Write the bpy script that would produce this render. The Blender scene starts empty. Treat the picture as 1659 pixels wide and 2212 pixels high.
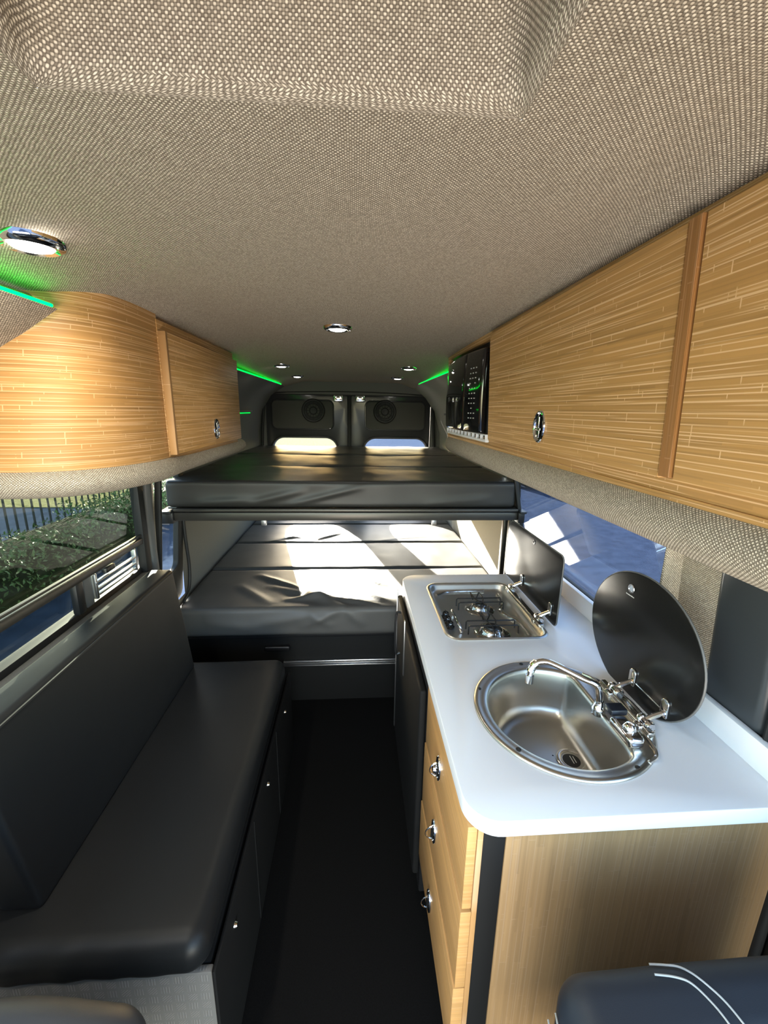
import bpy, bmesh, math, random
from mathutils import Vector, Matrix, noise
random.seed(7)
PI = math.pi
C = bpy.context.scene.collection
V = Vector

# ------------------------------------------------------------------ camera
F_PX = 900.0
fw = V((768 - 829.5, 885 - 1106, F_PX)).normalized()        # van axis in camera pixels (x right, y down, z ahead)
rt = V((fw.z, 0, -fw.x)).normalized()
up = fw.cross(rt)
if up.y > 0: up = -up
cam_d = bpy.data.cameras.new('camera')
cam = bpy.data.objects.new('camera', cam_d); C.objects.link(cam)
cam_d.sensor_fit = 'HORIZONTAL'; cam_d.sensor_width = 36.0
cam_d.lens = F_PX / 1659 * 36.0
cam_d.clip_start = 0.02; cam_d.clip_end = 500
c0 = V((rt.x, fw.x, up.x)); c1 = V((rt.y, fw.y, up.y)); c2 = V((rt.z, fw.z, up.z))
R = Matrix((c0, -c1, -c2)).transposed().to_4x4()
cam.matrix_world = Matrix.Translation((0, 0, 1.63)) @ R
bpy.context.scene.camera = cam

# ------------------------------------------------------------------ light
SUN_DIR = V((.238, -.97, -.245)).normalized()
sun_d = bpy.data.lights.new('sun', 'SUN'); sun_d.energy = 68; sun_d.angle = math.radians(.5)
sun_d.color = (1.0, .93, .80)
sun = bpy.data.objects.new('sun', sun_d); C.objects.link(sun)
sun.rotation_euler = SUN_DIR.to_track_quat('-Z', 'Y').to_euler()
sun.location = (-4, 12, 6)
w = bpy.data.worlds.new('world'); bpy.context.scene.world = w; w.use_nodes = True
nt = w.node_tree; nt.nodes.clear()
sky = nt.nodes.new('ShaderNodeTexSky'); sky.sky_type = 'NISHITA'; sky.sun_disc = False
sky.sun_elevation = math.radians(14); sky.sun_rotation = math.atan2(-SUN_DIR.x, -SUN_DIR.y)
sky.air_density = 1.0; sky.dust_density = 1.0
bg = nt.nodes.new('ShaderNodeBackground'); bg.inputs[1].default_value = 1.2
wo = nt.nodes.new('ShaderNodeOutputWorld')
nt.links.new(sky.outputs[0], bg.inputs[0]); nt.links.new(bg.outputs[0], wo.inputs[0])
# unseen fill light added low in the cab, in place of windscreen daylight
fill_d = bpy.data.lights.new('cab_fill_light', 'AREA'); fill_d.shape = 'RECTANGLE'
fill_d.size = 1.7; fill_d.size_y = .5; fill_d.energy = 43; fill_d.color = (1.0, .90, .76)
fill_light = bpy.data.objects.new('cab_fill_light', fill_d); C.objects.link(fill_light)
fill_light.location = (-.05, -1.05, .50); fill_light.rotation_euler = (math.radians(135), 0, 0)
vs = bpy.context.scene.view_settings
vs.view_transform = 'Standard'; vs.look = 'None'; vs.gamma = 1; vs.use_curve_mapping = False
vs.exposure = 0.55

# ------------------------------------------------------------------ materials
class N:
    def __init__(s, name):
        s.m = bpy.data.materials.new(name); s.m.use_nodes = True
        s.t = s.m.node_tree; s.t.nodes.clear()
        s.out = s.t.nodes.new('ShaderNodeOutputMaterial')
    def n(s, typ, **k):
        x = s.t.nodes.new(typ)
        for a, b in k.items(): setattr(x, a, b)
        return x
    def l(s, a, b): s.t.links.new(a, b)
    def math(s, op, a, b=None, c=None):
        x = s.n('ShaderNodeMath', operation=op)
        for i, v in enumerate((a, b, c)):
            if v is None: continue
            if isinstance(v, (int, float)): x.inputs[i].default_value = v
            else: s.l(v, x.inputs[i])
        return x.outputs[0]
    def mix(s, f, a, b):
        x = s.n('ShaderNodeMix', data_type='RGBA')
        for i, v in ((0, f), (6, a), (7, b)):
            if isinstance(v, (int, float)): x.inputs[i].default_value = v
            elif isinstance(v, tuple): x.inputs[i].default_value = (*v[:3], 1)
            else: s.l(v, x.inputs[i])
        return x.outputs[2]
    def comb(s, a, b, c=0.0):
        x = s.n('ShaderNodeCombineXYZ')
        for i, v in enumerate((a, b, c)):
            if isinstance(v, (int, float)): x.inputs[i].default_value = v
            else: s.l(v, x.inputs[i])
        return x.outputs[0]
    def noise(s, vec, scale, detail=3, rough=.5):
        x = s.n('ShaderNodeTexNoise'); x.inputs['Scale'].default_value = scale
        x.inputs['Detail'].default_value = detail; x.inputs['Roughness'].default_value = rough
        if vec is not None: s.l(vec, x.inputs['Vector'])
        return x.outputs[0]
    def ramp(s, f, a, b):
        x = s.n('ShaderNodeMapRange'); x.clamp = True
        x.inputs[1].default_value = a; x.inputs[2].default_value = b; s.l(f, x.inputs[0])
        return x.outputs[0]
    def coords(s, kind='Object'):
        tc = s.n('ShaderNodeTexCoord'); sp = s.n('ShaderNodeSeparateXYZ')
        s.l(tc.outputs[kind], sp.inputs[0])
        return tc.outputs[kind], sp.outputs
    def bsdf(s, color, rough=.5, metal=0, spec=.5, coat=0, bump=None, bstr=.3, bdist=.001, sheen=0):
        b = s.n('ShaderNodeBsdfPrincipled')
        def put(k, v):
            if isinstance(v, tuple): b.inputs[k].default_value = (*v[:3], 1)
            elif isinstance(v, (int, float)): b.inputs[k].default_value = v
            else: s.l(v, b.inputs[k])
        put('Base Color', color); put('Roughness', rough); put('Metallic', metal)
        put('Specular IOR Level', spec); put('Coat Weight', coat)
        if sheen: put('Sheen Weight', sheen)
        if bump is not None:
            bp = s.n('ShaderNodeBump'); bp.inputs['Strength'].default_value = bstr
            bp.inputs['Distance'].default_value = bdist
            s.l(bump, bp.inputs['Height']); s.l(bp.outputs[0], b.inputs['Normal'])
        s.l(b.outputs[0], s.out.inputs[0])
        return b

def plain(name, color, rough=.5, metal=0, spec=.5, coat=0, grain=None, bstr=.2, bdist=.0005, var=0.0):
    k = N(name)
    vec, _ = k.coords()
    col = color
    nf = k.noise(vec, grain or 30, 4)
    if var: col = k.mix(k.ramp(nf, .3, .7), tuple(c * (1 - var) for c in color), tuple(min(1, c * (1 + var)) for c in color))
    k.bsdf(col, rough, metal, spec, coat, nf if grain else None, bstr, bdist)
    return k.m

def fabric(name, mode, cell=.003):
    """woven headliner cloth: light knots on every other crossing, dark threads between"""
    k = N(name)
    vec, xyz = k.coords('UV' if mode == 'uv' else 'Object')
    ax = {'uv': (0, 1), 'xy': (0, 1), 'yz': (1, 2), 'xz': (0, 2)}[mode]
    wob = k.noise(vec, 55, 2)
    u = k.math('ADD', k.math('DIVIDE', xyz[ax[0]], cell), k.math('MULTIPLY', wob, .9))
    v = k.math('ADD', k.math('DIVIDE', xyz[ax[1]], cell), k.math('MULTIPLY', wob, .7))
    fu = k.math('FLOOR', u); fv = k.math('FLOOR', v)
    par = k.math('MODULO', k.math('ABSOLUTE', k.math('ADD', fu, fv)), 2.0)
    par = k.math('LESS_THAN', par, .5)
    wn = k.n('ShaderNodeTexWhiteNoise', noise_dimensions='2D'); k.l(k.comb(fu, fv), wn.inputs['Vector'])
    r = wn.outputs[0]
    cu = k.math('SUBTRACT', k.math('SUBTRACT', u, fu), .5)
    cv = k.math('SUBTRACT', k.math('SUBTRACT', v, fv), .5)
    d2 = k.math('ADD', k.math('MULTIPLY', cu, cu), k.math('MULTIPLY', cv, cv))
    d = k.math('SQRT', d2)
    bead = k.ramp(d, .64, .30)
    lightc = k.mix(r, (.52, .455, .36), (.80, .72, .585))
    darkc = k.mix(r, (.19, .158, .12), (.30, .26, .20))
    col = k.mix(k.math('MULTIPLY', bead, par), k.mix(k.ramp(d, .7, .3), (.105, .085, .063), darkc), lightc)
    k.bsdf(col, .9, 0, .15, 0, k.math('ADD', k.math('MULTIPLY', bead, .5), k.math('MULTIPLY', k.math('MULTIPLY', bead, par), .5)), .6, cell * .4)
    return k.m

def wood(name, uax, vax, base=(.485, .268, .092), kind='Object', lines=1.0, tone=1.0):
    k = N(name)
    vec, xyz = k.coords(kind)
    u, v = xyz[uax], xyz[vax]
    def brick(w_, h_, off, mort, cells):
        b = k.n('ShaderNodeTexBrick'); b.offset = 0.0; b.offset_frequency = 2
        wn = k.n('ShaderNodeTexWhiteNoise', noise_dimensions='1D')
        k.l(k.math('FLOOR', k.math('DIVIDE', v, h_)), wn.inputs['W'])
        us = k.math('ADD', u, k.math('MULTIPLY', wn.outputs[0], 7.31 + off)); b.squash = 1.0
        b.inputs['Scale'].default_value = 1; b.inputs['Brick Width'].default_value = w_
        b.inputs['Row Height'].default_value = h_; b.inputs['Mortar Size'].default_value = mort
        b.inputs['Mortar Smooth'].default_value = .3
        b.inputs['Color1'].default_value = (0, 0, 0, 1); b.inputs['Color2'].default_value = (1, 1, 1, 1)
        b.inputs['Mortar'].default_value = (.5, .5, .5, 1)
        k.l(k.comb(us, v, 0), b.inputs['Vector'])
        return b
    b1 = brick(.33, .0155, .37, .0011, 0)
    b2 = brick(.21, .0103, .61, .0009, 0)
    b3 = brick(.27, .0052, .43, .0001, 0)
    tonef = k.math('ADD', k.math('MULTIPLY', b3.outputs[0], .55), k.math('MULTIPLY', b1.outputs[0], .35))
    fine = k.noise(k.comb(k.math('MULTIPLY', u, 5), k.math('MULTIPLY', v, 420), 0), 1, 4)
    m1 = k.ramp(k.noise(k.comb(k.math('MULTIPLY', u, 2.0), k.math('MULTIPLY', v, 60), 3), 1, 1), .42, .50)
    m2 = k.ramp(k.noise(k.comb(k.math('MULTIPLY', u, 3.0), k.math('MULTIPLY', v, 75), 9), 1, 1), .46, .53)
    lf = k.math('MAXIMUM', k.math('MULTIPLY', b1.outputs['Fac'], m1), k.math('MULTIPLY', b2.outputs['Fac'], m2))
    # thin dark glue lines beside the light ones
    v2 = k.math('ADD', v, .0017)
    st = k.noise(k.comb(k.math('MULTIPLY', u, 1.6), k.math('MULTIPLY', v, 150), 21), 1, 2)
    dkl = k.math('MULTIPLY', k.ramp(st, .56, .64), .55 * lines)
    ltl = k.math('MULTIPLY', k.ramp(k.noise(k.comb(k.math('MULTIPLY', u, 2.2), k.math('MULTIPLY', v, 190), 33), 1, 2), .60, .66), .55 * lines)
    dk = tuple(c * .78 * tone for c in base); lt = tuple(min(1, c * 1.18 * tone) for c in base)
    light = (min(1, base[0] * 1.55), base[1] * 1.85, base[2] * 2.9)
    col = k.mix(k.math('ADD', k.math('MULTIPLY', tonef, .75), k.math('MULTIPLY', fine, .30)), dk, lt)
    col = k.mix(dkl, col, tuple(c * .60 * tone for c in base))
    col = k.mix(ltl, col, light)
    col = k.mix(k.math('MULTIPLY', lf, .9 * min(1, lines + .1)), col, light)
    k.bsdf(col, .45, 0, .35, 0, fine, .12, .0005)
    return k.m

def vinyl(name, color, rough=.42, wr=0.0, spec=.5):
    k = N(name)
    vec, _ = k.coords()
    pores = k.noise(vec, 900, 2)
    big = k.noise(vec, 9, 3)
    h = k.math('ADD', k.math('MULTIPLY', pores, .25), k.math('MULTIPLY', big, wr))
    rr = k.math('ADD', k.math('MULTIPLY', big, .12), rough - .06)
    k.bsdf(color, rr, 0, spec, 0, h, .35, .0012)
    return k.m

def matt(name, color, scale, var):
    k = N(name); vec, _ = k.coords()
    d = k.n('ShaderNodeBsdfDiffuse')
    nf = k.noise(vec, scale, 6, .6)
    k.l(k.mix(k.ramp(nf, .3, .7), tuple(c * (1 - var) for c in color), tuple(c * (1 + var) for c in color)), d.inputs[0])
    k.l(d.outputs[0], k.out.inputs[0])
    return k.m

def glassy(name, tint, ior, rough=0.0):
    k = N(name)
    tr = k.n('ShaderNodeBsdfTransparent'); tr.inputs[0].default_value = (*tint, 1)
    gl = k.n('ShaderNodeBsdfGlossy'); gl.inputs['Roughness'].default_value = rough
    gl.inputs[0].default_value = (1, 1, 1, 1)
    gm = k.n('ShaderNodeNewGeometry'); dp = k.n('ShaderNodeVectorMath', operation='DOT_PRODUCT')
    k.l(gm.outputs['Incoming'], dp.inputs[0]); k.l(gm.outputs['Normal'], dp.inputs[1])
    f5 = k.math('POWER', k.math('SUBTRACT', 1.0, k.math('ABSOLUTE', dp.outputs['Value'])), 5.0)
    r0 = ((ior - 1) / (ior + 1)) ** 2
    fr = k.math('ADD', r0, k.math('MULTIPLY', f5, 1 - r0))
    mx = k.n('ShaderNodeMixShader')
    k.l(fr, mx.inputs[0]); k.l(tr.outputs[0], mx.inputs[1]); k.l(gl.outputs[0], mx.inputs[2])
    k.l(mx.outputs[0], k.out.inputs[0])
    return k.m

def emit(name, color, st):
    k = N(name)
    e = k.n('ShaderNodeEmission'); e.inputs[0].default_value = (*color, 1); e.inputs[1].default_value = st
    k.l(e.outputs[0], k.out.inputs[0])
    return k.m

def brushed(name, color, rough, ax):
    k = N(name)
    vec, xyz = k.coords()
    sc = [6, 6, 6]; sc[ax] = 6
    for i in range(3):
        if i != ax: sc[i] = 900
    nf = k.noise(k.comb(k.math('MULTIPLY', xyz[0], sc[0]), k.math('MULTIPLY', xyz[1], sc[1]), k.math('MULTIPLY', xyz[2], sc[2])), 1, 2)
    k.bsdf(color, k.math('ADD', k.math('MULTIPLY', nf, .12), rough - .06), 1, .5, 0, nf, .06, .0003)
    return k.m

M = {}
M['head_xy'] = fabric('headliner_cloth', 'xy')
M['head_yz'] = fabric('headliner_cloth_side', 'yz')
M['head_uv'] = fabric('headliner_cloth_wrapped', 'uv')
M['wood_y'] = wood('bamboo_lengthwise', 1, 2)
M['wood_uv'] = wood('bamboo_curved', 0, 1, kind='UV', base=(.46, .245, .082))
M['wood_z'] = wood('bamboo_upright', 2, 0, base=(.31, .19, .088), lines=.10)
M['wood_draw'] = wood('bamboo_drawer_front', 1, 2, base=(.50, .275, .10), lines=.12)
M['wood_edge'] = wood('bamboo_edge', 2, 1, base=(.30, .14, .045), lines=.5)
M['wood_edge_pale'] = wood('bamboo_edge_pale', 2, 1, base=(.42, .23, .09), lines=.4)
M['wood_x'] = wood('bamboo_short', 0, 2)
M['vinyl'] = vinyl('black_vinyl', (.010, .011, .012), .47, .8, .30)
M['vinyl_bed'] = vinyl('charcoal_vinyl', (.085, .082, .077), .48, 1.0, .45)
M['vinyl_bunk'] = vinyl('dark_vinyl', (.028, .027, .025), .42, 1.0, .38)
M['vinyl_seat'] = vinyl('seat_leather', (.020, .025, .034), .5, .6, .35)
M['piping'] = plain('dark_piping', (.012, .012, .013), .5)
M['thread'] = plain('pale_thread', (.42, .42, .40), .7)
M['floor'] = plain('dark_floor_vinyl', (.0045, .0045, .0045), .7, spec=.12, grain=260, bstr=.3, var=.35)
M['black'] = plain('black_plastic', (.012, .012, .013), .35)
M['black_gloss'] = plain('gloss_black', (.006, .006, .007), .06, spec=.6, coat=.4)
M['grey_plastic'] = plain('grey_plastic', (.10, .10, .10), .45)
M['alu_dark'] = plain('dark_anodised', (.075, .068, .060), .35, .6)
M['alu'] = brushed('aluminium', (.62, .62, .64), .3, 0)
M['chrome'] = plain('chrome', (.82, .82, .84), .07, 1)
M['steel'] = plain('brushed_steel', (.52, .50, .455), .30, 1)
M['tray'] = plain('satin_tray_steel', (.66, .645, .61), .36, 1)
M['steel_bright'] = plain('polished_steel', (.72, .70, .67), .16, 1)
M['laminate'] = plain('white_laminate', (.74, .75, .78), .35, grain=400, bstr=.03)
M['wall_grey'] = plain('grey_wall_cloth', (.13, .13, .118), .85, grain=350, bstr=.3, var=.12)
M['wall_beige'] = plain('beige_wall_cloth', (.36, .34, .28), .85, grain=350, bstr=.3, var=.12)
M['van_paint'] = plain('dark_grey_paint', (.030, .030, .033), .25, spec=.4, coat=.2)
M['pillar_paint'] = plain('dark_steel_paint', (.055, .062, .068), .32, .3, coat=.3)
M['door_panel'] = plain('dark_door_panel', (.065, .063, .055), .8, grain=300, bstr=.2)
M['base_black'] = plain('matt_black_board', (.007, .007, .007), .7, spec=.2)
M['rubber'] = plain('black_rubber', (.010, .010, .010), .6)
M['lid_glass'] = plain('dark_lid_glass', (.008, .008, .008), .22, spec=.35)
M['glass_side'] = glassy('tinted_side_glass', (.60, .63, .68), 2.3)
M['glass_left'] = glassy('tinted_left_glass', (.50, .53, .49), 1.6)
M['glass_rear'] = glassy('rear_glass', (.84, .85, .85), 1.4)
M['glass_clear'] = glassy('clear_glass', (.78, .80, .78), 1.35)
M['led_green'] = emit('green_led', (.0, 1.0, .035), 11)
M['led_green_dim'] = emit('dimmer_green_led', (.0, 1.0, .035), 4.5)
M['led_white'] = emit('white_led', (1, .97, .90), 14)
M['asphalt'] = matt('asphalt', (.040, .055, .090), 5, .25)  # blue cast of the shaded pavement is put into the base colour
M['grass'] = matt('dry_grass', (.20, .19, .10), 12, .5)
M['leaf'] = plain('hedge_leaf', (.085, .15, .030), .5, var=.5, grain=14, bstr=0)
M['fence'] = plain('dark_fence_metal', (.03, .035, .035), .5)
M['car'] = plain('blue_grey_paint', (.10, .13, .20), .25, coat=.5)
M['tyre'] = plain('tyre', (.015, .015, .016), .8)
M['marking'] = plain('white_marking', (.7, .7, .68), .6)
M['handle_blue'] = plain('knob_black', (.010, .012, .018), .3)

def tread():
    k = N('embossed_vinyl')
    vec, xyz = k.coords()
    cell = .028
    u = k.math('DIVIDE', xyz[0], cell); v = k.math('DIVIDE', xyz[2], cell)
    fu = k.math('FLOOR', u); fv = k.math('FLOOR', v)
    cu = k.math('SUBTRACT', k.math('SUBTRACT', u, fu), .5); cv = k.math('SUBTRACT', k.math('SUBTRACT', v, fv), .5)
    par = k.math('LESS_THAN', k.math('MODULO', k.math('ABSOLUTE', k.math('ADD', fu, fv)), 2.0), .5)
    inside = k.math('LESS_THAN', k.math('MAXIMUM', k.math('ABSOLUTE', cu), k.math('ABSOLUTE', cv)), .36)
    a = k.math('SINE', k.math('MULTIPLY', k.math('ADD', cu, k.math('MULTIPLY', cv, -1)), 26))
    b = k.math('SINE', k.math('MULTIPLY', cu, 30))
    h = k.math('ADD', k.math('MULTIPLY', a, par), k.math('MULTIPLY', b, k.math('SUBTRACT', 1.0, par)))
    h = k.math('MULTIPLY', k.ramp(h, .3, .8), inside)
    k.bsdf(k.mix(h, (.15, .145, .135), (.26, .25, .235)), .5, 0, .4, 0, h, .8, .002)
    return k.m
M['tread'] = tread()

# ------------------------------------------------------------------ object helpers
def finish(name, bm, mat, parent=None, smooth=True, sharp=40, loc=None):
    me = bpy.data.meshes.new(name)
    bmesh.ops.remove_doubles(bm, verts=bm.verts, dist=1e-6)
    if loc is None and parent is not None: loc = V(parent.location) if parent.parent is None else WORLD[parent.name]
    off = V(loc) if loc is not None else V((0, 0, 0))
    if loc is not None: bmesh.ops.translate(bm, verts=bm.verts, vec=-off)
    bm.normal_update()
    bm.to_mesh(me); bm.free()
    if smooth:
        for p in me.polygons: p.use_smooth = True
        try: me.set_sharp_from_angle(angle=math.radians(sharp))
        except Exception: pass
    o = bpy.data.objects.new(name, me); C.objects.link(o)
    me.materials.append(mat)
    if parent is not None:
        o.parent = parent
    elif loc is not None: o.location = off
    WORLD[o.name] = off
    return o
WORLD = {}
def thing(name, label, cat, loc=(0, 0, 0), group=None):
    o = bpy.data.objects.new(name, None); C.objects.link(o); o.location = loc
    o.empty_display_size = .05
    o['label'] = label; o['category'] = cat
    if group: o['group'] = group
    WORLD[o.name] = V(loc)
    return o
def tag(o, label, cat, group=None, kind=None):
    o['label'] = label; o['category'] = cat
    if group: o['group'] = group
    if kind: o['kind'] = kind
    return o
def struct(name, bm, mat, parent=None, label=None, **k):
    o = finish(name, bm, mat, parent, **k)
    if parent is None: o['kind'] = 'structure'
    if label: o['label'] = label
    return o
def copy_tree(o, parent=None):
    c = o.copy(); C.objects.link(c); c.parent = parent
    WORLD[c.name] = WORLD.get(o.name, V((0, 0, 0)))
    for ch in list(o.children): copy_tree(ch, c)
    return c

def NB(): return bmesh.new()
def box(bm, x0, x1, y0, y1, z0, z1, bev=0.0, seg=2, mat4=None):
    b = bmesh.new()
    bmesh.ops.create_cube(b, size=1)
    bmesh.ops.scale(b, vec=(x1 - x0, y1 - y0, z1 - z0), verts=b.verts)
    bmesh.ops.translate(b, vec=((x0 + x1) / 2, (y0 + y1) / 2, (z0 + z1) / 2), verts=b.verts)
    if bev > 0:
        bmesh.ops.bevel(b, geom=list(b.edges), offset=bev, segments=seg, affect='EDGES', profile=.5)
    if mat4 is not None: bmesh.ops.transform(b, matrix=mat4, verts=b.verts)
    join(bm, b)
    return bm
def join(bm, b):
    me = bpy.data.meshes.new('t'); b.to_mesh(me); b.free(); bm.from_mesh(me); bpy.data.meshes.remove(me)
def loft(bm, rings, close=True, cap0=False, cap1=False, uvs=None):
    vr = [[bm.verts.new(p) for p in r] for r in rings]
    n = len(rings[0])
    uvl = bm.loops.layers.uv.verify() if uvs else None
    for i in range(len(vr) - 1):
        for j in range(n if close else n - 1):
            j2 = (j + 1) % n
            f = bm.faces.new((vr[i][j], vr[i][j2], vr[i + 1][j2], vr[i + 1][j]))
            if uvs:
                for lp, (a, b) in zip(f.loops, ((i, j), (i, j + 1), (i + 1, j + 1), (i + 1, j))):
                    lp[uvl].uv = uvs(a, b)
    if cap0: bm.faces.new(list(reversed(vr[0])))
    if cap1: bm.faces.new(vr[-1])
    return vr
def smooth_path(pts, n=6):
    pts = [V(p) for p in pts]
    P = [2 * pts[0] - pts[1]] + pts + [2 * pts[-1] - pts[-2]]
    out = []
    for i in range(1, len(P) - 2):
        for k in range(n):
            t = k / n
            a, b, c, d = P[i - 1], P[i], P[i + 1], P[i + 2]
            out.append(.5 * ((2 * b) + (c - a) * t + (2 * a - 5 * b + 4 * c - d) * t * t + (3 * b - a - 3 * c + d) * t ** 3))
    out.append(pts[-1])
    return out
def tube(bm, pts, r, seg=10, sm=0, cap=True, rx=None):
    pts = smooth_path(pts, sm) if sm else [V(p) for p in pts]
    n = len(pts); rings = []
    t0 = (pts[1] - pts[0]).normalized()
    a = t0.orthogonal().normalized()
    for i in range(n):
        t = (pts[min(i + 1, n - 1)] - pts[max(i - 1, 0)]).normalized()
        a = (a - t * a.dot(t)).normalized(); b = t.cross(a)
        ri = r(i / (n - 1)) if callable(r) else r
        rings.append([pts[i] + (a * math.cos(q) + b * math.sin(q)) * ri for q in (2 * PI * k / seg for k in range(seg))])
    loft(bm, rings, True, cap, cap)
    return bm
def lathe(bm, prof, c, axis='z', seg=32, cap0=False, cap1=False, mat4=None):
    rings = []
    for r, h in prof:
        ring = []
        for k in range(seg):
            q = 2 * PI * k / seg
            p = {'z': (r * math.cos(q), r * math.sin(q), h), 'x': (h, r * math.cos(q), r * math.sin(q)),
                 'y': (r * math.sin(q), h, r * math.cos(q))}[axis]
            p = V(p)
            if mat4 is not None: p = mat4 @ p
            ring.append(p + V(c))
        rings.append(ring)
    loft(bm, rings, True, cap0, cap1)
    return bm
def rrect(x0, x1, y0, y1, r, seg=6):
    """rounded rectangle outline, counter-clockwise; r may be four radii (x1y0, x1y1, x0y1, x0y0)"""
    if not isinstance(r, (tuple, list)): r = (r,) * 4
    out = []
    for (cx, cy, sx, sy, q0), rr in zip(((x1, y0, -1, 1, -PI / 2), (x1, y1, -1, -1, 0), (x0, y1, 1, -1, PI / 2), (x0, y0, 1, 1, PI)), r):
        rr = max(rr, 1e-4)
        for k in range(seg + 1):
            q = q0 + PI / 2 * k / seg
            out.append((cx + sx * rr + rr * math.cos(q), cy + sy * rr + rr * math.sin(q)))
    return out
def plate(outlines, thick, bevel=0.0, to3d=None, bres=2):
    """flat plate from closed 2-D outlines (later ones are holes); 2-D (u, v), thickness centred on w=0"""
    cu = bpy.data.curves.new('t', 'CURVE'); cu.dimensions = '2D'; cu.fill_mode = 'BOTH'
    cu.extrude = max(thick / 2 - bevel, 1e-5); cu.bevel_depth = bevel; cu.bevel_resolution = bres
    cu.offset = -bevel
    for ol in outlines:
        s = cu.splines.new('POLY'); s.points.add(len(ol) - 1); s.use_cyclic_u = True
        for p, (a, b) in zip(s.points, ol): p.co = (a, b, 0, 1)
    o = bpy.data.objects.new('t', cu); C.objects.link(o)
    dg = bpy.context.evaluated_depsgraph_get(); dg.update()
    me = bpy.data.meshes.new_from_object(o.evaluated_get(dg))
    bm = bmesh.new(); bm.from_mesh(me)
    bpy.data.objects.remove(o); bpy.data.curves.remove(cu); bpy.data.meshes.remove(me)
    bmesh.ops.remove_doubles(bm, verts=bm.verts, dist=1e-6)
    if to3d:
        for v in bm.verts: v.co = V(to3d(v.co.x, v.co.y, v.co.z))
    bmesh.ops.recalc_face_normals(bm, faces=bm.faces)
    return bm
def rbox(bm, x0, x1, y0, y1, z0, z1, r, n=(8, 8, 3), disp=None, er=3):
    """rounded cushion with gridded faces; disp(Vector, normal) -> Vector moves every vertex"""
    lo = V((x0, y0, z0)); hi = V((x1, y1, z1)); st = []
    for a in range(3):
        rr = min(r, (hi[a] - lo[a]) / 2 * .98)
        s = [lo[a] + rr * k / er for k in range(er)]
        s += [lo[a] + rr + (hi[a] - lo[a] - 2 * rr) * k / n[a] for k in range(n[a] + 1)]
        s += [hi[a] - rr + rr * k / er for k in range(1, er + 1)]
        st.append(s)
    cache = {}
    def vert(i, j, k):
        if (i, j, k) in cache: return cache[(i, j, k)]
        p = V((st[0][i], st[1][j], st[2][k]))
        q = V([min(max(p[a], lo[a] + r), hi[a] - r) if hi[a] - lo[a] > 2 * r else (lo[a] + hi[a]) / 2 for a in range(3)])
        d = p - q
        nr = d.normalized() if d.length > 1e-9 else V((0, 0, 1))
        p = q + nr * min(r, d.length + 1) if d.length > 1e-9 else p
        if disp: p = disp(p, nr)
        cache[(i, j, k)] = bm.verts.new(p)
        return cache[(i, j, k)]
    I, J, K = len(st[0]) - 1, len(st[1]) - 1, len(st[2]) - 1
    def q(*v):
        try: bm.faces.new(v)
        except ValueError: pass
    for i in range(I):
        for j in range(J):
            q(vert(i, j, K), vert(i + 1, j, K), vert(i + 1, j + 1, K), vert(i, j + 1, K))
            q(vert(i, j, 0), vert(i, j + 1, 0), vert(i + 1, j + 1, 0), vert(i + 1, j, 0))
    for i in range(I):
        for k in range(K):
            q(vert(i, 0, k), vert(i + 1, 0, k), vert(i + 1, 0, k + 1), vert(i, 0, k + 1))
            q(vert(i, J, k), vert(i, J, k + 1), vert(i + 1, J, k + 1), vert(i + 1, J, k))
    for j in range(J):
        for k in range(K):
            q(vert(0, j, k), vert(0, j, k + 1), vert(0, j + 1, k + 1), vert(0, j + 1, k))
            q(vert(I, j, k), vert(I, j + 1, k), vert(I, j + 1, k + 1), vert(I, j, k + 1))
    return bm

# ------------------------------------------------------------------ the setting
XC = -.06
def sst(a, b, t):
    t = min(max((t - a) / (b - a), 0), 1); return t * t * (3 - 2 * t)
def ceil_z(x, y):
    u = abs(x - XC)
    z = 1.93 - .055 * sst(.46 if x > XC else .40, .66, u)
    z -= .030 * sst(1.6, 3.6, y) + .02 * sst(3.6, 4.3, y)
    return z

# ceiling: headliner with the raised hatch recess near the camera
HX0, HX1, HY0, HY1 = -.31, .175, -.15, .515
bm = NB()
xs = [XC - .70 + .04 * i for i in range(36)]
xs = sorted([x for x in xs if min(abs(x - HX0), abs(x - HX1)) > .018] + [HX0, HX1])
ys = sorted([-.8, -.5, -.3, HY0, 0.1, .3, HY1] + [.65 + .15 * i for i in range(25)])
grid = [[bm.verts.new((x, y, ceil_z(x, y))) for x in xs] for y in ys]
for j in range(len(ys) - 1):
    for i in range(len(xs) - 1):
        if HX0 - 1e-6 <= xs[i] and xs[i + 1] <= HX1 + 1e-6 and HY0 - 1e-6 <= ys[j] and ys[j + 1] <= HY1 + 1e-6: continue
        bm.faces.new((grid[j][i], grid[j][i + 1], grid[j + 1][i + 1], grid[j + 1][i]))
bmesh.ops.reverse_faces(bm, faces=bm.faces)
for f in bm.faces:
    pass
struct('ceiling', bm, M['head_xy'])
# recess walls
bm = NB()
rings = []
for off, dz, rr in ((0, 0, .001), (.002, .001, .012), (.007, .004, .02), (.012, .012, .028), (.014, .024, .03), (.014, .12, .03), (.014, .27, .03)):
    rings.append([V((x, y, 1.93 + dz)) for x, y in rrect(HX0 + off, HX1 - off, HY0 + off, HY1 - off, rr, 6)])
P = [V(p) for p in rings[-1]]
arc = [0]
for j in range(len(P)): arc.append(arc[-1] + (P[(j + 1) % len(P)] - P[j]).length)
hs = [-.02, -.014, -.006, 0.004, .016, .11, .26]
loft(bm, rings, True, False, True, uvs=lambda i, j: (arc[j], hs[i]))
tag(struct('trim_1', bm, M['head_uv']), 'cloth lined walls of the square recess in the ceiling', 'ceiling recess', kind='structure')

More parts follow.
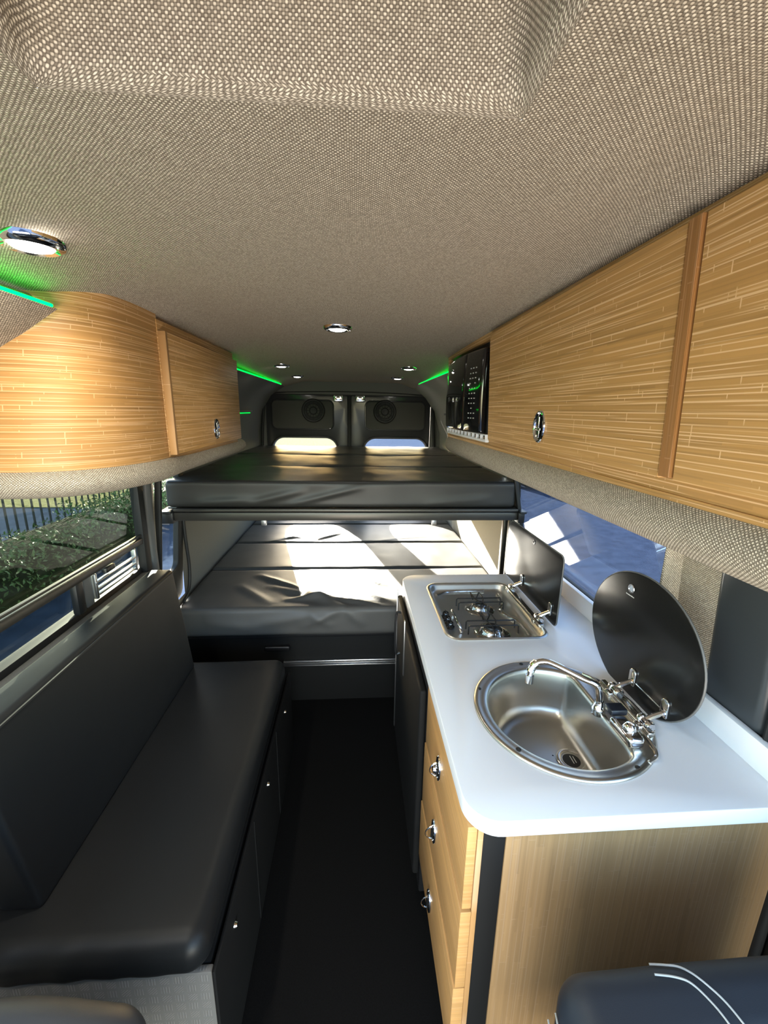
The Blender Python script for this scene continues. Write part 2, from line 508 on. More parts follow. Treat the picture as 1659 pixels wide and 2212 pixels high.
# wall cross sections (outer skin of the living space)
LS = [(-.72, 1.868), (-.70, 1.85), (-.665, 1.838), (-.80, 1.752), (-.885, 1.62), (-.925, 1.42), (-.945, .95), (-.95, .6), (-.95, .0)]
RS = [(.60, 1.868), (.58, 1.862), (.545, 1.852), (.68, 1.752), (.775, 1.62), (.835, 1.42), (.868, .95), (.885, .6), (.885, .0)]
def side_wall(name, prof, yst, holes, mat, flip):
    bm = NB(); uvl = bm.loops.layers.uv.verify()
    z_cut = sorted(set([z for _, z in prof] + [z for h in holes for z in h[2:]]), reverse=True)
    def at(z):
        for (xa, za), (xb, zb) in zip(prof, prof[1:]):
            if zb - 1e-9 <= z <= za + 1e-9:
                return xa + (xb - xa) * ((za - z) / max(za - zb, 1e-9))
        return prof[-1][0]
    pts = [prof[0], prof[1]] + [(at(z), z) for z in z_cut if z <= prof[2][1] + 1e-9]
    g = [[bm.verts.new((x, y, z)) for (x, z) in pts] for y in yst]
    for j in range(len(yst) - 1):
        for i in range(len(pts) - 1):
            ym = (yst[j] + yst[j + 1]) / 2; zm = (pts[i][1] + pts[i + 1][1]) / 2
            if any(h[0] < ym < h[1] and h[2] < zm < h[3] for h in holes): continue
            bm.faces.new((g[j][i], g[j][i + 1], g[j + 1][i + 1], g[j + 1][i]) if not flip else (g[j][i], g[j + 1][i], g[j + 1][i + 1], g[j][i + 1]))
    return struct(name, bm, mat, sharp=50)
RS2 = [(.60, 1.868), (.66, 1.866), (.80, 1.864), (.842, 1.80), (.838, 1.42)] + RS[6:]
LS2 = [(-.72, 1.868), (-.80, 1.866), (-.90, 1.864), (-.925, 1.80), (-.925, 1.42)] + LS[6:]
side_wall('wall_left_front', LS, [.25, .35, 1.06], [(.35, 1.06, .93, 1.42)], M['head_yz'], False)
side_wall('wall_left', LS2, [1.06, 1.80, 1.96, 2.22], [(1.06, 1.80, .93, 1.42), (1.96, 2.22, .62, 1.42)], M['head_yz'], False)
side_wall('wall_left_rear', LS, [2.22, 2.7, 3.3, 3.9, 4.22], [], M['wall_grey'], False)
side_wall('wall_right', RS2, [.835, .93, 1.00, 2.06, 2.28], [(1.00, 2.06, .95, 1.42)], M['head_yz'], True)
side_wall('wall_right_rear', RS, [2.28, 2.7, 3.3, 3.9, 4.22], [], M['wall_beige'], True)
# cab sides below the windows, in front of the living space
bm = NB(); box(bm, -.97, -.93, -.8, .25, 0, .95, .005); struct('wall_front_left', bm, M['black'])
bm = NB(); box(bm, .90, .94, -.8, .55, 0, .95, .005); struct('wall_front_right', bm, M['black'])
# floor
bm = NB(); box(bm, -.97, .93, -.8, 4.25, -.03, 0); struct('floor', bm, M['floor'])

# rear header, frame and the two rear doors
bm = NB()
box(bm, -.93, .82, 4.16, 4.24, 1.765, 1.92, .012, 3)
struct('trim_2', bm, M['wall_grey'])
bm = NB()
for s, x in ((-1, -.86), (1, .74)):
    tube(bm, [(x + s * -.03, 4.17, 1.775), (x, 4.17, 1.73), (x + s * .03, 4.17, 1.5), (x + s * .05, 4.17, 1.1), (x + s * .06, 4.17, .3)], .014, 8, 5)
tube(bm, [(-.83, 4.17, 1.775), (-.4, 4.17, 1.79), (-.06, 4.17, 1.795), (.3, 4.17, 1.79), (.71, 4.17, 1.775)], .012, 8, 4)
struct('trim_3', bm, M['rubber'])
bm = NB(); box(bm, -.10, -.02, 4.205, 4.245, 0, 1.79, .006); struct('trim_10', bm, M['rubber'])  # centre post added to stop light leaking through the door gap
bm = NB()
box(bm, -.97, -.86, 4.19, 4.25, 0, 1.80, .01); box(bm, .74, .93, 4.19, 4.25, 0, 1.80, .01)
struct('wall_rear', bm, M['wall_grey'])
def arch(x0, x1, z0, z1, rt_, rb, seg=8):
    return rrect(x0, x1, z0, z1, (rb, rt_, rt_, rb), seg)
for idx, (x0, x1, wx0, wx1, sx, s) in enumerate(((-.855, -.075, -.80, -.185, -.405, -1), (-.045, .735, .09, .705, .285, 1)), 1):
    Y = 4.20
    outer = rrect(x0, x1, .02, 1.765, (.02, .07 if s > 0 else .02, .02 if s > 0 else .07, .02), 6)
    hole = rrect(wx0, wx1, .735, 1.352, (.19, .11, .11, .15), 10)
    b = plate([outer, hole], .05, .006, lambda u, v, w_: (u, Y + w_, v))
    door = struct('door_%d' % idx, b, M['van_paint'], loc=(x0 if s < 0 else x1, Y, 0), sharp=30)
    door['label'] = 'dark grey rear door leaf on the %s with speaker and window' % ('left' if s < 0 else 'right')
    WORLD[door.name] = V((x0 if s < 0 else x1, Y, 0))
    # raised frame round panel and window
    bm = NB()
    def zring(ol, r, y): tube(bm, [(a, y, b_) for a, b_ in ol] + [(ol[0][0], y, ol[0][1])], r, 8)
    zring(rrect(wx0 - .012, wx1 + .012, .725, 1.365, (.19, .12, .12, .16), 8), .012, Y - .028)
    zring(rrect(x0 + .055 if s < 0 else x0 + .14, x1 - .14 if s < 0 else x1 - .055, 1.44, 1.712, .05, 6), .008, Y - .028)
    finish('frame', bm, M['van_paint'], door)
    b = plate([rrect(x0 + .06 if s < 0 else x0 + .145, x1 - .145 if s < 0 else x1 - .06, 1.445, 1.705, .045, 6)], .012, .004, lambda u, v, w_: (u, Y - .03 + w_, v))
    finish('upper_panel', b, M['door_panel'], door)
    bm = NB()
    lathe(bm, [(.001, -.004), (.03, -.006), (.034, -.002), (.045, .002), (.07, -.001), (.088, -.006), (.092, -.016), (.103, -.018), (.110, -.012), (.112, 0)], (sx, Y - .036, 1.615), 'y', 40)
    sp = finish('speaker', bm, M['rubber'], door)
    bm = NB()
    for q in range(12):
        a = 2 * PI * q / 12
        tube(bm, [(sx + .035 * math.cos(a), Y - .052, 1.615 + .035 * math.sin(a)), (sx + .09 * math.cos(a), Y - .053, 1.615 + .09 * math.sin(a))], .0022, 6)
    lathe(bm, [(.060, -.0175), (.063, -.0195), (.066, -.0175)], (sx, Y - .036, 1.615), 'y', 32)
    finish('grille', bm, M['rubber'], sp)
    b = plate([hole], .005, 0, lambda u, v, w_: (u, Y + w_, v))
    g = finish('window_pane', b, M['glass_rear'], door); 
    bm = NB()   # inner sill catch plate by the meeting edge
    hx = -.165 if s < 0 else .045
    box(bm, hx - .045, hx + .045, Y - .05, Y - .025, 1.70, 1.765, .008, 3)
    for q in range(4): lathe(bm, [(.001, -.006), (.009, -.005), (.011, 0)], (hx - .022 + .044 * (q % 2), Y - .05, 1.718 + .03 * (q // 2)), 'y', 10)
    finish('hinge_plate', bm, M['chrome'], door)['label'] = 'shiny metal plate at the top inner corner of the door'
    bm = NB(); box(bm, wx0 + .02, wx1 - .02, Y - .05, Y - .02, .66, .685, .006)
    finish('lower_trim', bm, M['black'], door)

# ------------------------------------------------------------------ left window assembly
def lwall_x(z): return -.944 + (z - .945) * .10
bm = NB()
YA, YB = .35, 1.80
def wbar(bm, y0, y1, z0, z1, t=.02, off=0.0, bev=.004):
    x = lwall_x((z0 + z1) / 2) + off
    box(bm, x - t / 2, x + t / 2, y0, y1, z0, z1, bev)
wbar(bm, YA, YB, .925, .95, .04); wbar(bm, YA, YB, 1.41, 1.44, .04)
wbar(bm, YA - .02, YA + .01, .93, 1.44, .04); wbar(bm, YB - .035, YB + .01, .93, 1.44, .035)
w1 = struct('window_1', bm, M['rubber'], loc=(-.945, 1.1, .93)); w1['label'] = 'tinted side window above the bench backrest'
bm = NB(); wbar(bm, YA, YB - .03, 1.058, 1.085, .03, .01, .006); wbar(bm, YA, YB - .03, 1.090, 1.100, .014, .012)
finish('rail', bm, M['alu_dark'], w1)
bm = NB(); wbar(bm, 1.33, 1.372, .945, 1.06, .026, .012, .01)
finish('post', bm, M['black'], w1)
bm = NB(); wbar(bm, 1.385, 1.43, .945, 1.055, .016, .006)
finish('sash_post', bm, M['grey_plastic'], w1)
b = plate([rrect(YA, YB, .94, 1.42, .03, 5)], .005, 0, lambda u, v, w_: (lwall_x(v) - .012 + w_, u, v))
finish('pane', b, M['glass_left'], w1)
bm = NB()
for z in (.962, .985, 1.012): wbar(bm, 1.44, 1.72, z, z + .008, .016, .012, .003)
wbar(bm, 1.44, 1.452, .955, 1.05, .02, .01); wbar(bm, 1.715, 1.725, .955, 1.05, .02, .01)
finish('vent_slats', bm, M['alu'], w1)
bm = NB(); wbar(bm, 1.5, 1.56, 1.028, 1.05, .02, .012, .005)
finish('latch', bm, M['black'], w1)
# pillar between the left windows
bm = NB(); tube(bm, [(-.915, 1.875, 1.45), (-.93, 1.88, 1.25), (-.938, 1.885, 1.05), (-.925, 1.86, .9)], .026, 10, 5)
struct('trim_4', bm, M['grey_plastic'])
# quarter window by the bed
bm = NB()
b = plate([rrect(1.955, 2.225, .615, 1.43, .05, 6), rrect(1.975, 2.16, .80, 1.41, .04, 6)], .03, .006, lambda u, v, w_: (lwall_x(v) + w_, u, v))
w3 = struct('window_3', b, M['rubber'], loc=(-.94, 2.09, .62)); w3['label'] = 'narrow tinted window beside the lower bed'
b = plate([rrect(1.965, 2.17, .79, 1.42, .04, 6)], .005, 0, lambda u, v, w_: (lwall_x(v) - .012 + w_, u, v))
finish('pane', b, M['glass_clear'], w3)
bm = NB(); tube(bm, [(-.915, 2.21, 1.2), (-.92, 2.225, .95), (-.92, 2.24, .78), (-.92, 2.21, .66), (-.92, 2.12, .61)], .009, 8, 6)
finish('seal', bm, M['rubber'], w3)

# right window
bm = NB()
def rwall_x(z): return .892 - (z - .945) * .215
b = plate([rrect(.972, 2.07, .94, 1.44, .03, 6), rrect(.984, 2.05, .955, 1.42, .02, 6)], .02, .004, lambda u, v, w_: (rwall_x(v) + w_, u, v))
w2 = struct('window_2', b, M['rubber'], loc=(.86, 1.5, .95)); w2['label'] = 'large tinted side window behind the worktop'
b = plate([rrect(.978, 2.06, .945, 1.43, .02, 6)], .005, 0, lambda u, v, w_: (rwall_x(v) + .006 + w_, u, v))
finish('pane', b, M['glass_side'], w2)
bm = NB(); box(bm, .80, .880, .966, .974, .955, 1.43, .003); finish('jamb', bm, fabric('headliner_cloth_jamb', 'xz'), w2)
bm = NB()
for z in (1.0, 1.13, 1.26): lathe(bm, [(.001, -.004), (.004, -.003), (.005, 0)], (rwall_x(z) - .012, .978, z), 'x', 10)
finish('screw', bm, M['alu'], w2)
# pillars right of it
bm = NB(); box(bm, .868, .92, .70, .86, 0, 1.5, .02, 4)
for v in bm.verts:
    v.co.x += .062 - v.co.z * .067
struct('trim_5', bm, M['pillar_paint'])
bm = NB(); box(bm, .87, .93, .60, .70, 0, 1.5, .01, 3); box(bm, .885, .94, .40, .6, 0, 1.5, .01, 3)
tube(bm, [(.868, .685, .95), (.862, .685, 1.45)], .008, 8)
struct('trim_6', bm, M['rubber'])
bm = NB()
for z in (1.08, 1.20): tube(bm, [(.866, .66, z), (.862, .675, z + .008)], .003, 6)
struct('trim_7', bm, M['alu'])
bm = NB(); rbox(bm, .885, .935, .42, .60, .30, .60, .02, (2, 4, 4)); box(bm, .89, .93, .3, .62, .10, .30, .01)
struct('trim_8', bm, plain('pale_grey_plastic', (.45, .45, .44), .5))

# ------------------------------------------------------------------ overhead cabinet, right
FX = .47
def fx(z): return FX + (1.93 - z) * .05      # faces lean slightly
def leanbox(bm, dx0, dx1, y0, y1, z0, z1, bev=.0015):
    b = bmesh.new(); box(b, 0, 1, y0, y1, z0, z1, 0)
    for v in b.verts: v.co.x = fx(v.co.z) + (dx0 if v.co.x < .5 else dx1)
    if bev: bmesh.ops.bevel(b, geom=list(b.edges), offset=bev, segments=2, affect='EDGES')
    join(bm, b)
ohr = thing('overhead_cabinet', 'long bamboo overhead cabinet above the white worktop', 'cabinet', (.62, 1.1, 1.40))
bm = NB()
leanbox(bm, .012, .03, -.25, 2.275, 1.508, 1.535); leanbox(bm, .012, .03, -.25, 2.275, 1.885, 1.922)
leanbox(bm, .012, .03, .585, .64, 1.53, 1.89); leanbox(bm, .012, .03, 1.50, 1.535, 1.53, 1.89); leanbox(bm, .012, .03, 2.235, 2.275, 1.53, 1.89)
box(bm, .50, .834, 2.262, 2.275, 1.50, 1.86); box(bm, .51, .834, 1.535, 1.55, 1.50, 1.86)
box(bm, .50, .834, -.25, 2.27, 1.495, 1.508)
finish('carcass', bm, M['wood_y'], ohr)
bm = NB(); leanbox(bm, -.008, .011, .630, 1.515, 1.532, 1.893, .002)
d = finish('door', bm, M['wood_y'], ohr)
def oval_latch(parent, c, ax, sgn, ry=.033, rz=.041, chrome='chrome'):
    """oval flush latch with a bezel and T shaped paddle; face normal along +-x"""
    bm = NB(); rings = []
    for k, (s_, h) in enumerate(((1.0, 0), (1.02, .003), (.97, .006), (.88, .0065), (.80, .004), (.76, .0015))):
        rings.append([V((c[0] + sgn * h, c[1] + ry * s_ * math.cos(q), c[2] + rz * s_ * math.sin(q))) for q in (2 * PI * j / 32 for j in range(32))])
    loft(bm, rings, True, False, True)
    o = finish('latch', bm, M[chrome], parent)
    bm = NB(); x = c[0] + sgn * .004
    rbox(bm, min(x, x + sgn * .004), max(x, x + sgn * .004), c[1] - .006, c[1] + .006, c[2] - .006, c[2] + .026, .002, (1, 1, 1))
    rbox(bm, min(x, x + sgn * .004), max(x, x + sgn * .004), c[1] - .0155, c[1] + .0155, c[2] - .010, c[2] - .003, .002, (1, 1, 1))
    rbox(bm, min(x, x + sgn * .003), max(x, x + sgn * .003), c[1] - .009, c[1] + .009, c[2] - .028, c[2] - .010, .0015, (1, 1, 1))
    finish('paddle', bm, M['steel_bright'], o)
    bm = NB()
    rings = [[V((c[0] + sgn * .0016, c[1] + ry * s_ * math.cos(q), c[2] + rz * s_ * math.sin(q))) for q in (2 * PI * j / 32 for j in range(32))] for s_ in (.79, .01)]
    loft(bm, rings, True)
    finish('recess', bm, M['black_gloss'], o)
    return o
oval_latch(d, (fx(1.595) - .008, 1.075, 1.595), 1, -1)
bm = NB(); leanbox(bm, -.011, .011, .6025, .627, 1.536, 1.893, .001)
finish('door_edge', bm, M['wood_edge'], ohr)['label'] = 'darker brown batten between the two doors'
bm = NB(); leanbox(bm, -.008, .011, -.25, .5995, 1.532, 1.893, .002)
finish('door', bm, M['wood_y'], ohr)
# padded roll below it and the cloth underside
bm = NB()
prof = [(.545 + .062 * math.cos(q), 1.462 + .052 * math.sin(q)) for q in [PI / 2 + PI * k / 14 for k in range(15)]] + [(.70, 1.412), (.834, 1.412)]
arcl = [0]
for a, b_ in zip(prof, prof[1:]): arcl.append(arcl[-1] + math.dist(a, b_))
yy = [-.25 + .1 * k for k in range(25)] + [2.24]
rings = [[V((x, y, z)) for x, z in prof] for y in yy]
for k in range(1, 7):
    t = PI / 2 * k / 6; s_ = math.cos(t)
    rings.append([V((.60 + (x - .60) * (1 - .35 * (1 - s_)) if x < .6 else x, 2.24 + .045 * math.sin(t), 1.462 + (z - 1.462) * max(s_, .05))) for x, z in prof]); yy.append(2.24 + .05 * t / 1.5)
loft(bm, rings, False, uvs=lambda i, j: (arcl[j], yy[i]))
finish('padded_base', bm, M['head_uv'], ohr)['label'] = 'grey cloth padded roll along the underside'

# microwave in the open bay
mw = thing('microwave_oven', 'black microwave oven in the end bay of the overhead cabinet', 'microwave', (.60, 1.89, 1.545))
bm = NB(); rbox(bm, .50, .83, 1.59, 2.225, 1.547, 1.858, .012, (2, 4, 2))
finish('body', bm, M['black'], mw)
def bulge(p, n_):
    t = (p.y - 1.90) / .32; u = (p.z - 1.70) / .16
    if p.x < .51: p = p + V((-.028 * max(0, 1 - t * t) - .006 * max(0, 1 - u * u), 0, 0))
    return p
bm = NB(); rbox(bm, .478, .505, 1.78, 2.235, 1.548, 1.862, .012, (1, 16, 8), bulge)
dr = finish('door', bm, M['black_gloss'], mw)
bm = NB(); rbox(bm, .478, .505, 1.60, 1.775, 1.548, 1.862, .010, (1, 8, 8), bulge)
cp = finish('control_panel', bm, M['black_gloss'], mw)
bm = NB()
for r_ in range(11):
    z = 1.795 - r_ * .019
    for c_ in range(3):
        y = 1.655 + c_ * .026
        x = .478 - .028 * max(0, 1 - ((y - 1.90) / .32) ** 2) - .006 * max(0, 1 - ((z - 1.7) / .16) ** 2) - .0006
        if random.random() < .85:
            box(bm, x - .0004, x + .0003, y - .005 - .003 * random.random(), y + .005, z - .002, z + .002)
finish('button_marks', bm, M['marking'], cp)
bm = NB()
tube(bm, [(.454, 2.10, 1.845), (.452, 1.98, 1.853), (.452, 1.86, 1.856), (.459, 1.79, 1.856)], .0022, 6, 4)
finish('door_trim', bm, M['chrome'], dr)
# slotted shelf trim under the microwave
bm = NB()
leanbox(bm, -.004, .010, 1.555, 2.235, 1.518, 1.527)
leanbox(bm, -.004, .010, 1.555, 2.235, 1.543, 1.547)
for k in range(12): leanbox(bm, -.003, .009, 1.56 + k * .061, 1.568 + k * .061, 1.525, 1.545, .0008)
tag(finish('vent_grille', bm, M['laminate'], loc=(.5, 1.9, 1.52)), 'white slotted grille strip under the microwave', 'grille')

# ------------------------------------------------------------------ overhead cabinet, left, with the curved end
ohl = thing('overhead_cabinet', 'bamboo overhead cabinet with a curved end above the bench window', 'cabinet', (-.72, 1.7, 1.40))
def flx(z): return -.60 + (z - 1.47) * .0
bm = NB()
box(bm, -.612, -.598, 1.395, 2.195, 1.472, 1.886, .001)
box(bm, -.92, -.60, 2.185, 2.20, 1.47, 1.70)
box(bm, -.90, -.60, 1.38, 2.195, 1.462, 1.474)
finish('carcass', bm, M['wood_y'], ohl)
foot = smooth_path([(-.600, 1.40, 0), (-.601, 1.34, 0), (-.618, 1.25, 0), (-.652, 1.165, 0), (-.71, 1.095, 0), (-.79, 1.058, 0), (-.87, 1.05, 0), (-.922, 1.05, 0)], 6)
foot2 = smooth_path([(-.600, 1.40, 0), (-.600, 1.30, 0), (-.604, 1.22, 0), (-.616, 1.155, 0), (-.655, 1.098, 0), (-.73, 1.062, 0), (-.85, 1.05, 0), (-.922, 1.05, 0)], 6)
fa = [0]
for a, b_ in zip(foot, foot[1:]): fa.append(fa[-1] + (b_ - a).length)
bm = NB()
zz = [1.468 + .04 * k for k in range(12)]
rings = []
for z in zz:
    t = min(max((z - 1.47) / .42, 0), 1)
    rings.append([V((p.x * (1 - t) + q.x * t, p.y * (1 - t) + q.y * t, min(z, 1.905))) for p, q in zip(foot, foot2)])
loft(bm, rings, False, uvs=lambda i, j: (fa[j], zz[i]))
bmesh.ops.solidify(bm, geom=bm.faces, thickness=.012)
finish('curved_end', bm, M['wood_uv'], ohl)['label'] = 'bamboo panel bent round the end of the cabinet'
bm = NB(); box(bm, -.598, -.578, 1.412, 2.19, 1.480, 1.852, .0015)
d = finish('door', bm, M['wood_y'], ohl)
oval_latch(d, (-.578, 1.805, 1.544), 1, 1)
bm = NB(); box(bm, -.600, -.5765, 1.398, 1.4115, 1.478, 1.853, .001)
finish('door_edge', bm, M['wood_edge_pale'], ohl)['label'] = 'pale edge strip on the near side of the door'
# padded roll following the footprint
bm = NB()
path = [V((-.612, 2.30, 0)), V((-.612, 2.1, 0)), V((-.612, 1.8, 0)), V((-.612, 1.55, 0))] + [V(p) for p in foot[1:]]
rings = []; pa = [0]
for a, b_ in zip(path, path[1:]): pa.append(pa[-1] + (b_ - a).length)
qs = [PI / 2 - PI * k / 14 for k in range(15)]
for i, p in enumerate(path):
    t = (path[min(i + 1, len(path) - 1)] - path[max(i - 1, 0)]).normalized()
    nrm = V((-t.y, t.x, 0))
    if i < 5: nrm = V((1, 0, 0))
    if nrm.dot(V((1, -1, 0))) < 0: nrm = -nrm
    s_ = 1.0
    ring = [p + nrm * (-.03 + .055 * math.cos(q)) + V((0, 0, 1.438 + .038 * math.sin(q))) for q in qs]
    ring.append(V((max(-.93, p.x - .10), max(p.y, 1.09) , 1.400)));  ring.append(V((-.925, max(p.y, 1.10), 1.40)))
    rings.append(ring)
end = []
for k in range(6, 0, -1):
    t = PI / 2 * k / 6
    base_ = rings[0]
    end.append([V((v.x - (v.x + .70) * .3 * (1 - math.cos(t)) if v.x > -.7 else v.x, v.y + .045 * math.sin(t), 1.438 + (v.z - 1.438) * max(.05, math.cos(t)))) for v in base_])
rings = end + rings; pa = [-.01 * k for k in range(6, 0, -1)] + pa
al = [.0]
for a, b_ in zip(rings[8], rings[8][1:]): al.append(al[-1] + (b_ - a).length)
loft(bm, rings, False, uvs=lambda i, j: (al[j], pa[i]))
bmesh.ops.recalc_face_normals(bm, faces=bm.faces)
finish('padded_base', bm, M['head_uv'], ohl)['label'] = 'grey cloth padded roll curving under the cabinet'

# ------------------------------------------------------------------ ceiling lamps and green LED strips
def ceiling_lamp(x, y, label, power):
    z = ceil_z(x, y)
    t = thing('ceiling_light', label, 'ceiling light', (x, y, z), 'round spotlights in the ceiling')
    bm = NB(); lathe(bm, [(.034, -.003), (.036, -.010), (.042, -.013), (.050, -.010), (.054, -.003), (.055, .002)], (x, y, z), 'z', 36)
    finish('bezel', bm, M['chrome'], t)
    bm = NB(); lathe(bm, [(.0005, -.016), (.015, -.0155), (.027, -.013), (.035, -.006)], (x, y, z), 'z', 30)
    finish('lens', bm, M['led_white'], t)
    bm = NB(); box(bm, x + .044, x + .049, y - .002, y + .002, z - .0135, z - .0105, .001)
    finish('switch', bm, M['steel_bright'], t)
    L = bpy.data.lights.new('lamp_light', 'SPOT'); L.energy = power; L.spot_size = math.radians(168); L.spot_blend = .8
    L.shadow_soft_size = .03; L.color = (1, .93, .80)
    lo = bpy.data.objects.new('lamp_light', L); C.objects.link(lo); lo.parent = t; lo.location = (0, 0, -.02)
    return t
ceiling_lamp(-.570, .862, 'lit round spotlight with chrome rim nearest the camera, at left', 11.0)
ceiling_lamp(-.570, .03, 'added unseen round spotlight with chrome rim directly beside the ceiling recess', 22.0)  # extra lamp out of view, added to light the bench's near end
ceiling_lamp(-.067, 1.687, 'lit round spotlight with chrome rim in the middle of the ceiling', 5.0)
for (px, Yy, lab) in ((-.485, 2.92, 'lit round spotlight, left one of the nearer rear pair'), (.355, 2.92, 'lit round spotlight, right one of the nearer rear pair'),
                      (-.485, 3.68, 'lit round spotlight, left one of the pair nearest the rear doors'), (.355, 3.68, 'lit round spotlight, right one of the pair nearest the rear doors')):
    ceiling_lamp(px, Yy, lab, 1.5)
def led(path, label, r=.004, m='led_green_dim'):
    bm = NB(); tube(bm, path, r, 8)
    o = finish('led_strip', bm, M[m], loc=path[0])
    tag(o, label, 'led strip', 'green led strips')
led([(-.668, .26, 1.842), (-.668, 1.045, 1.842)], 'glowing green LED strip at the left ceiling edge beside the curved cabinet end', m='led_green')
led([(-.668, 2.21, 1.842), (-.668, 3.95, 1.842)], 'glowing green LED strip behind the left overhead cabinet')
led([(.548, 2.29, 1.856), (.548, 3.95, 1.856)], 'glowing green LED strip behind the microwave on the right')
# small side ledges with a hidden strip of light
for s, x, nm in ((-1, -.90, 'left'), (1, .80, 'right')):
    bm = NB(); box(bm, x - .03, x + .03, 2.9, 3.7, 1.595, 1.61, .003)
    t = tag(finish('ledge', bm, M['wall_grey'], loc=(x, 3.3, 1.59)), 'slim grey ledge on the %s wall beside the rear doors' % nm, 'ledge')
    led([(x + s * -.012, 2.92, 1.590), (x + s * -.012, 3.68, 1.590)], 'small green LED strip under the %s ledge near the rear doors' % nm, .002)

# ------------------------------------------------------------------ beds
def fold(p, a, b, wdt, h, taper=True):
    """height of a ridge running from a to b"""
    ax, ay = a; bx, by = b
    dx, dy = bx - ax, by - ay; L2 = dx * dx + dy * dy
    t = ((p[0] - ax) * dx + (p[1] - ay) * dy) / L2
    tt = min(max(t, 0), 1)
    d = math.hypot(p[0] - ax - dx * tt, p[1] - ay - dy * tt)
    e = math.sin(PI * min(max(t, .0), 1)) ** .6 if taper and 0 < t < 1 else (0 if taper else 1)
    return h * e * math.exp(-(d / wdt) ** 2)
UPZ0, UPZ1 = 1.148, 1.285
cuts = [2.05, 2.62, 3.30, 4.10]
ulab = ('front section of the dark vinyl mattress on the upper bunk', 'middle section of the dark vinyl mattress on the upper bunk', 'rear section of the dark vinyl mattress on the upper bunk by the doors')
bunk_folds = [((-.55, 1.165), (-.25, 1.24), .018, .010), ((-.35, 1.16), (.05, 1.26), .014, .009), ((.35, 1.17), (.70, 1.20), .02, .006), ((-.8, 1.17), (-.5, 1.19), .02, .008)]
for k in range(3):
    y0, y1 = cuts[k] + .002, cuts[k + 1] - .002
    def dsp(p, n_, k=k):
        h = .006 * noise.noise(V((p.x * 2.2, p.y * 2.2, 3 + k))) + .0035 * noise.noise(V((p.x * 7, p.y * 5, k)))
        p = p.copy()
        if p.z > (UPZ0 + UPZ1) / 2: p.z += h
        if k == 0 and n_.y < -.3:
            f = sum(fold((p.x, p.z), *ff) for ff in bunk_folds) + .004 * noise.noise(V((p.x * 5, p.z * 12, 1)))
            p.y -= f
        if p.x < 0: p.x = max(p.x, -.93 + abs(p.z - 1.2) * .1)
        return p
    bm = NB(); rbox(bm, -.925, .825, y0, y1, UPZ0, UPZ1, .022, (90, 14, 10), dsp)
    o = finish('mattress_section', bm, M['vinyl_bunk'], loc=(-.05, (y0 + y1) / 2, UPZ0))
    tag(o, ulab[k], 'mattress', 'upper bunk mattress sections')
    if k == 0:
        bm = NB(); tube(bm, [(-.905, 2.053, 1.276), (-.4, 2.051, 1.279), (.1, 2.051, 1.278), (.805, 2.053, 1.276)], .004, 6, 6)
        q = finish('piping', bm, M['piping'], o)
bf = thing('bunk_frame', 'dark aluminium frame and rail carrying the upper bunk', 'bed frame', (-.05, 2.05, 1.08))
bm = NB(); box(bm, -.885, .835, 2.035, 2.075, 1.086, 1.128, .004); box(bm, -.885, .835, 2.030, 2.08, 1.132, 1.146, .003)
finish('rail', bm, M['alu_dark'], bf)
for s, x0_, x1_ in ((-1, -.945, -.885), (1, .835, .868)):
    bm = NB(); box(bm, x0_, x1_, 2.02, 2.12, 1.075, 1.14, .004); box(bm, x0_, x1_, 2.0, 2.03, 1.128, 1.140, .003)
    finish('bracket', bm, M['black'], bf)
bm = NB(); box(bm, -.93, .85, 2.08, 4.09, 1.128, 1.146, .002)
finish('base_panel', bm, M['black'], bf)
for y in (2.7, 3.4, 4.0):
    bm = NB(); box(bm, -.93, .85, y, y + .04, 1.09, 1.127, .003); finish('cross_bar', bm, M['alu_dark'], bf)
for x in (-.468, .412):
    bm = NB(); box(bm, x - .012, x + .012, 2.085, 2.11, 1.045, 1.09, .003); finish('support_post', bm, M['alu'], bf)
# upright rail on the right wall
bm = NB(); box(bm, .838, .864, 2.225, 2.265, .62, 1.125, .005); finish('upright', bm, M['alu_dark'], bf)
bm = NB(); box(bm, .846, .864, 2.165, 2.190, .62, 1.125, .004); finish('upright', bm, M['alu_dark'], bf)

LZ0, LZ1 = .452, .612
lc = [2.02, 2.60, 3.155, 3.70, 4.12]
low_folds = [((-.62, 2.50), (-.12, 2.10), .022, .020), ((-.52, 2.33), (-.05, 2.05), .028, .016), ((-.40, 2.13), (-.12, 2.17), .02, .014), ((-.20, 2.16), (.14, 2.06), .018, .016),
             ((-.05, 2.30), (.22, 2.07), .018, .010), ((-.28, 2.45), (-.22, 2.22), .016, .010), ((-.10, 2.52), (-.06, 2.30), .014, .008), ((.0, 2.5), (.16, 2.25), .016, .008),
             ((-.70, 2.35), (-.45, 2.08), .03, .010), ((.05, 2.42), (.2, 2.3), .014, .008),
             ((-.02, 3.05), (.12, 2.66), .016, .010), ((-.12, 2.95), (-.02, 2.7), .014, .006), ((-.42, 3.10), (-.25, 3.02), .014, .008), ((-.7, 3.15), (-.4, 3.35), .014, .008),
             ((-.35, 3.20), (-.1, 3.42), .014, .012), ((-.62, 3.25), (-.3, 3.3), .014, .007), ((.2, 3.2), (.6, 3.3), .02, .006)]
front_folds = [((-.55, .52), (-.15, .58), .03, .012), ((-.30, .50), (-.08, .60), .02, .012), ((-.25, .59), (-.12, .50), .02, .010), ((-.05, .60), (.05, .50), .02, .009), ((-.8, .54), (-.5, .50), .03, .01)]
llab = ('front section of the lower bed mattress, the most wrinkled', 'second section of the lower bed mattress from the front, half in sunlight', 'third section of the lower bed mattress, with the rounded tops of both sun patches', 'rearmost section of the lower bed mattress against the rear doors')
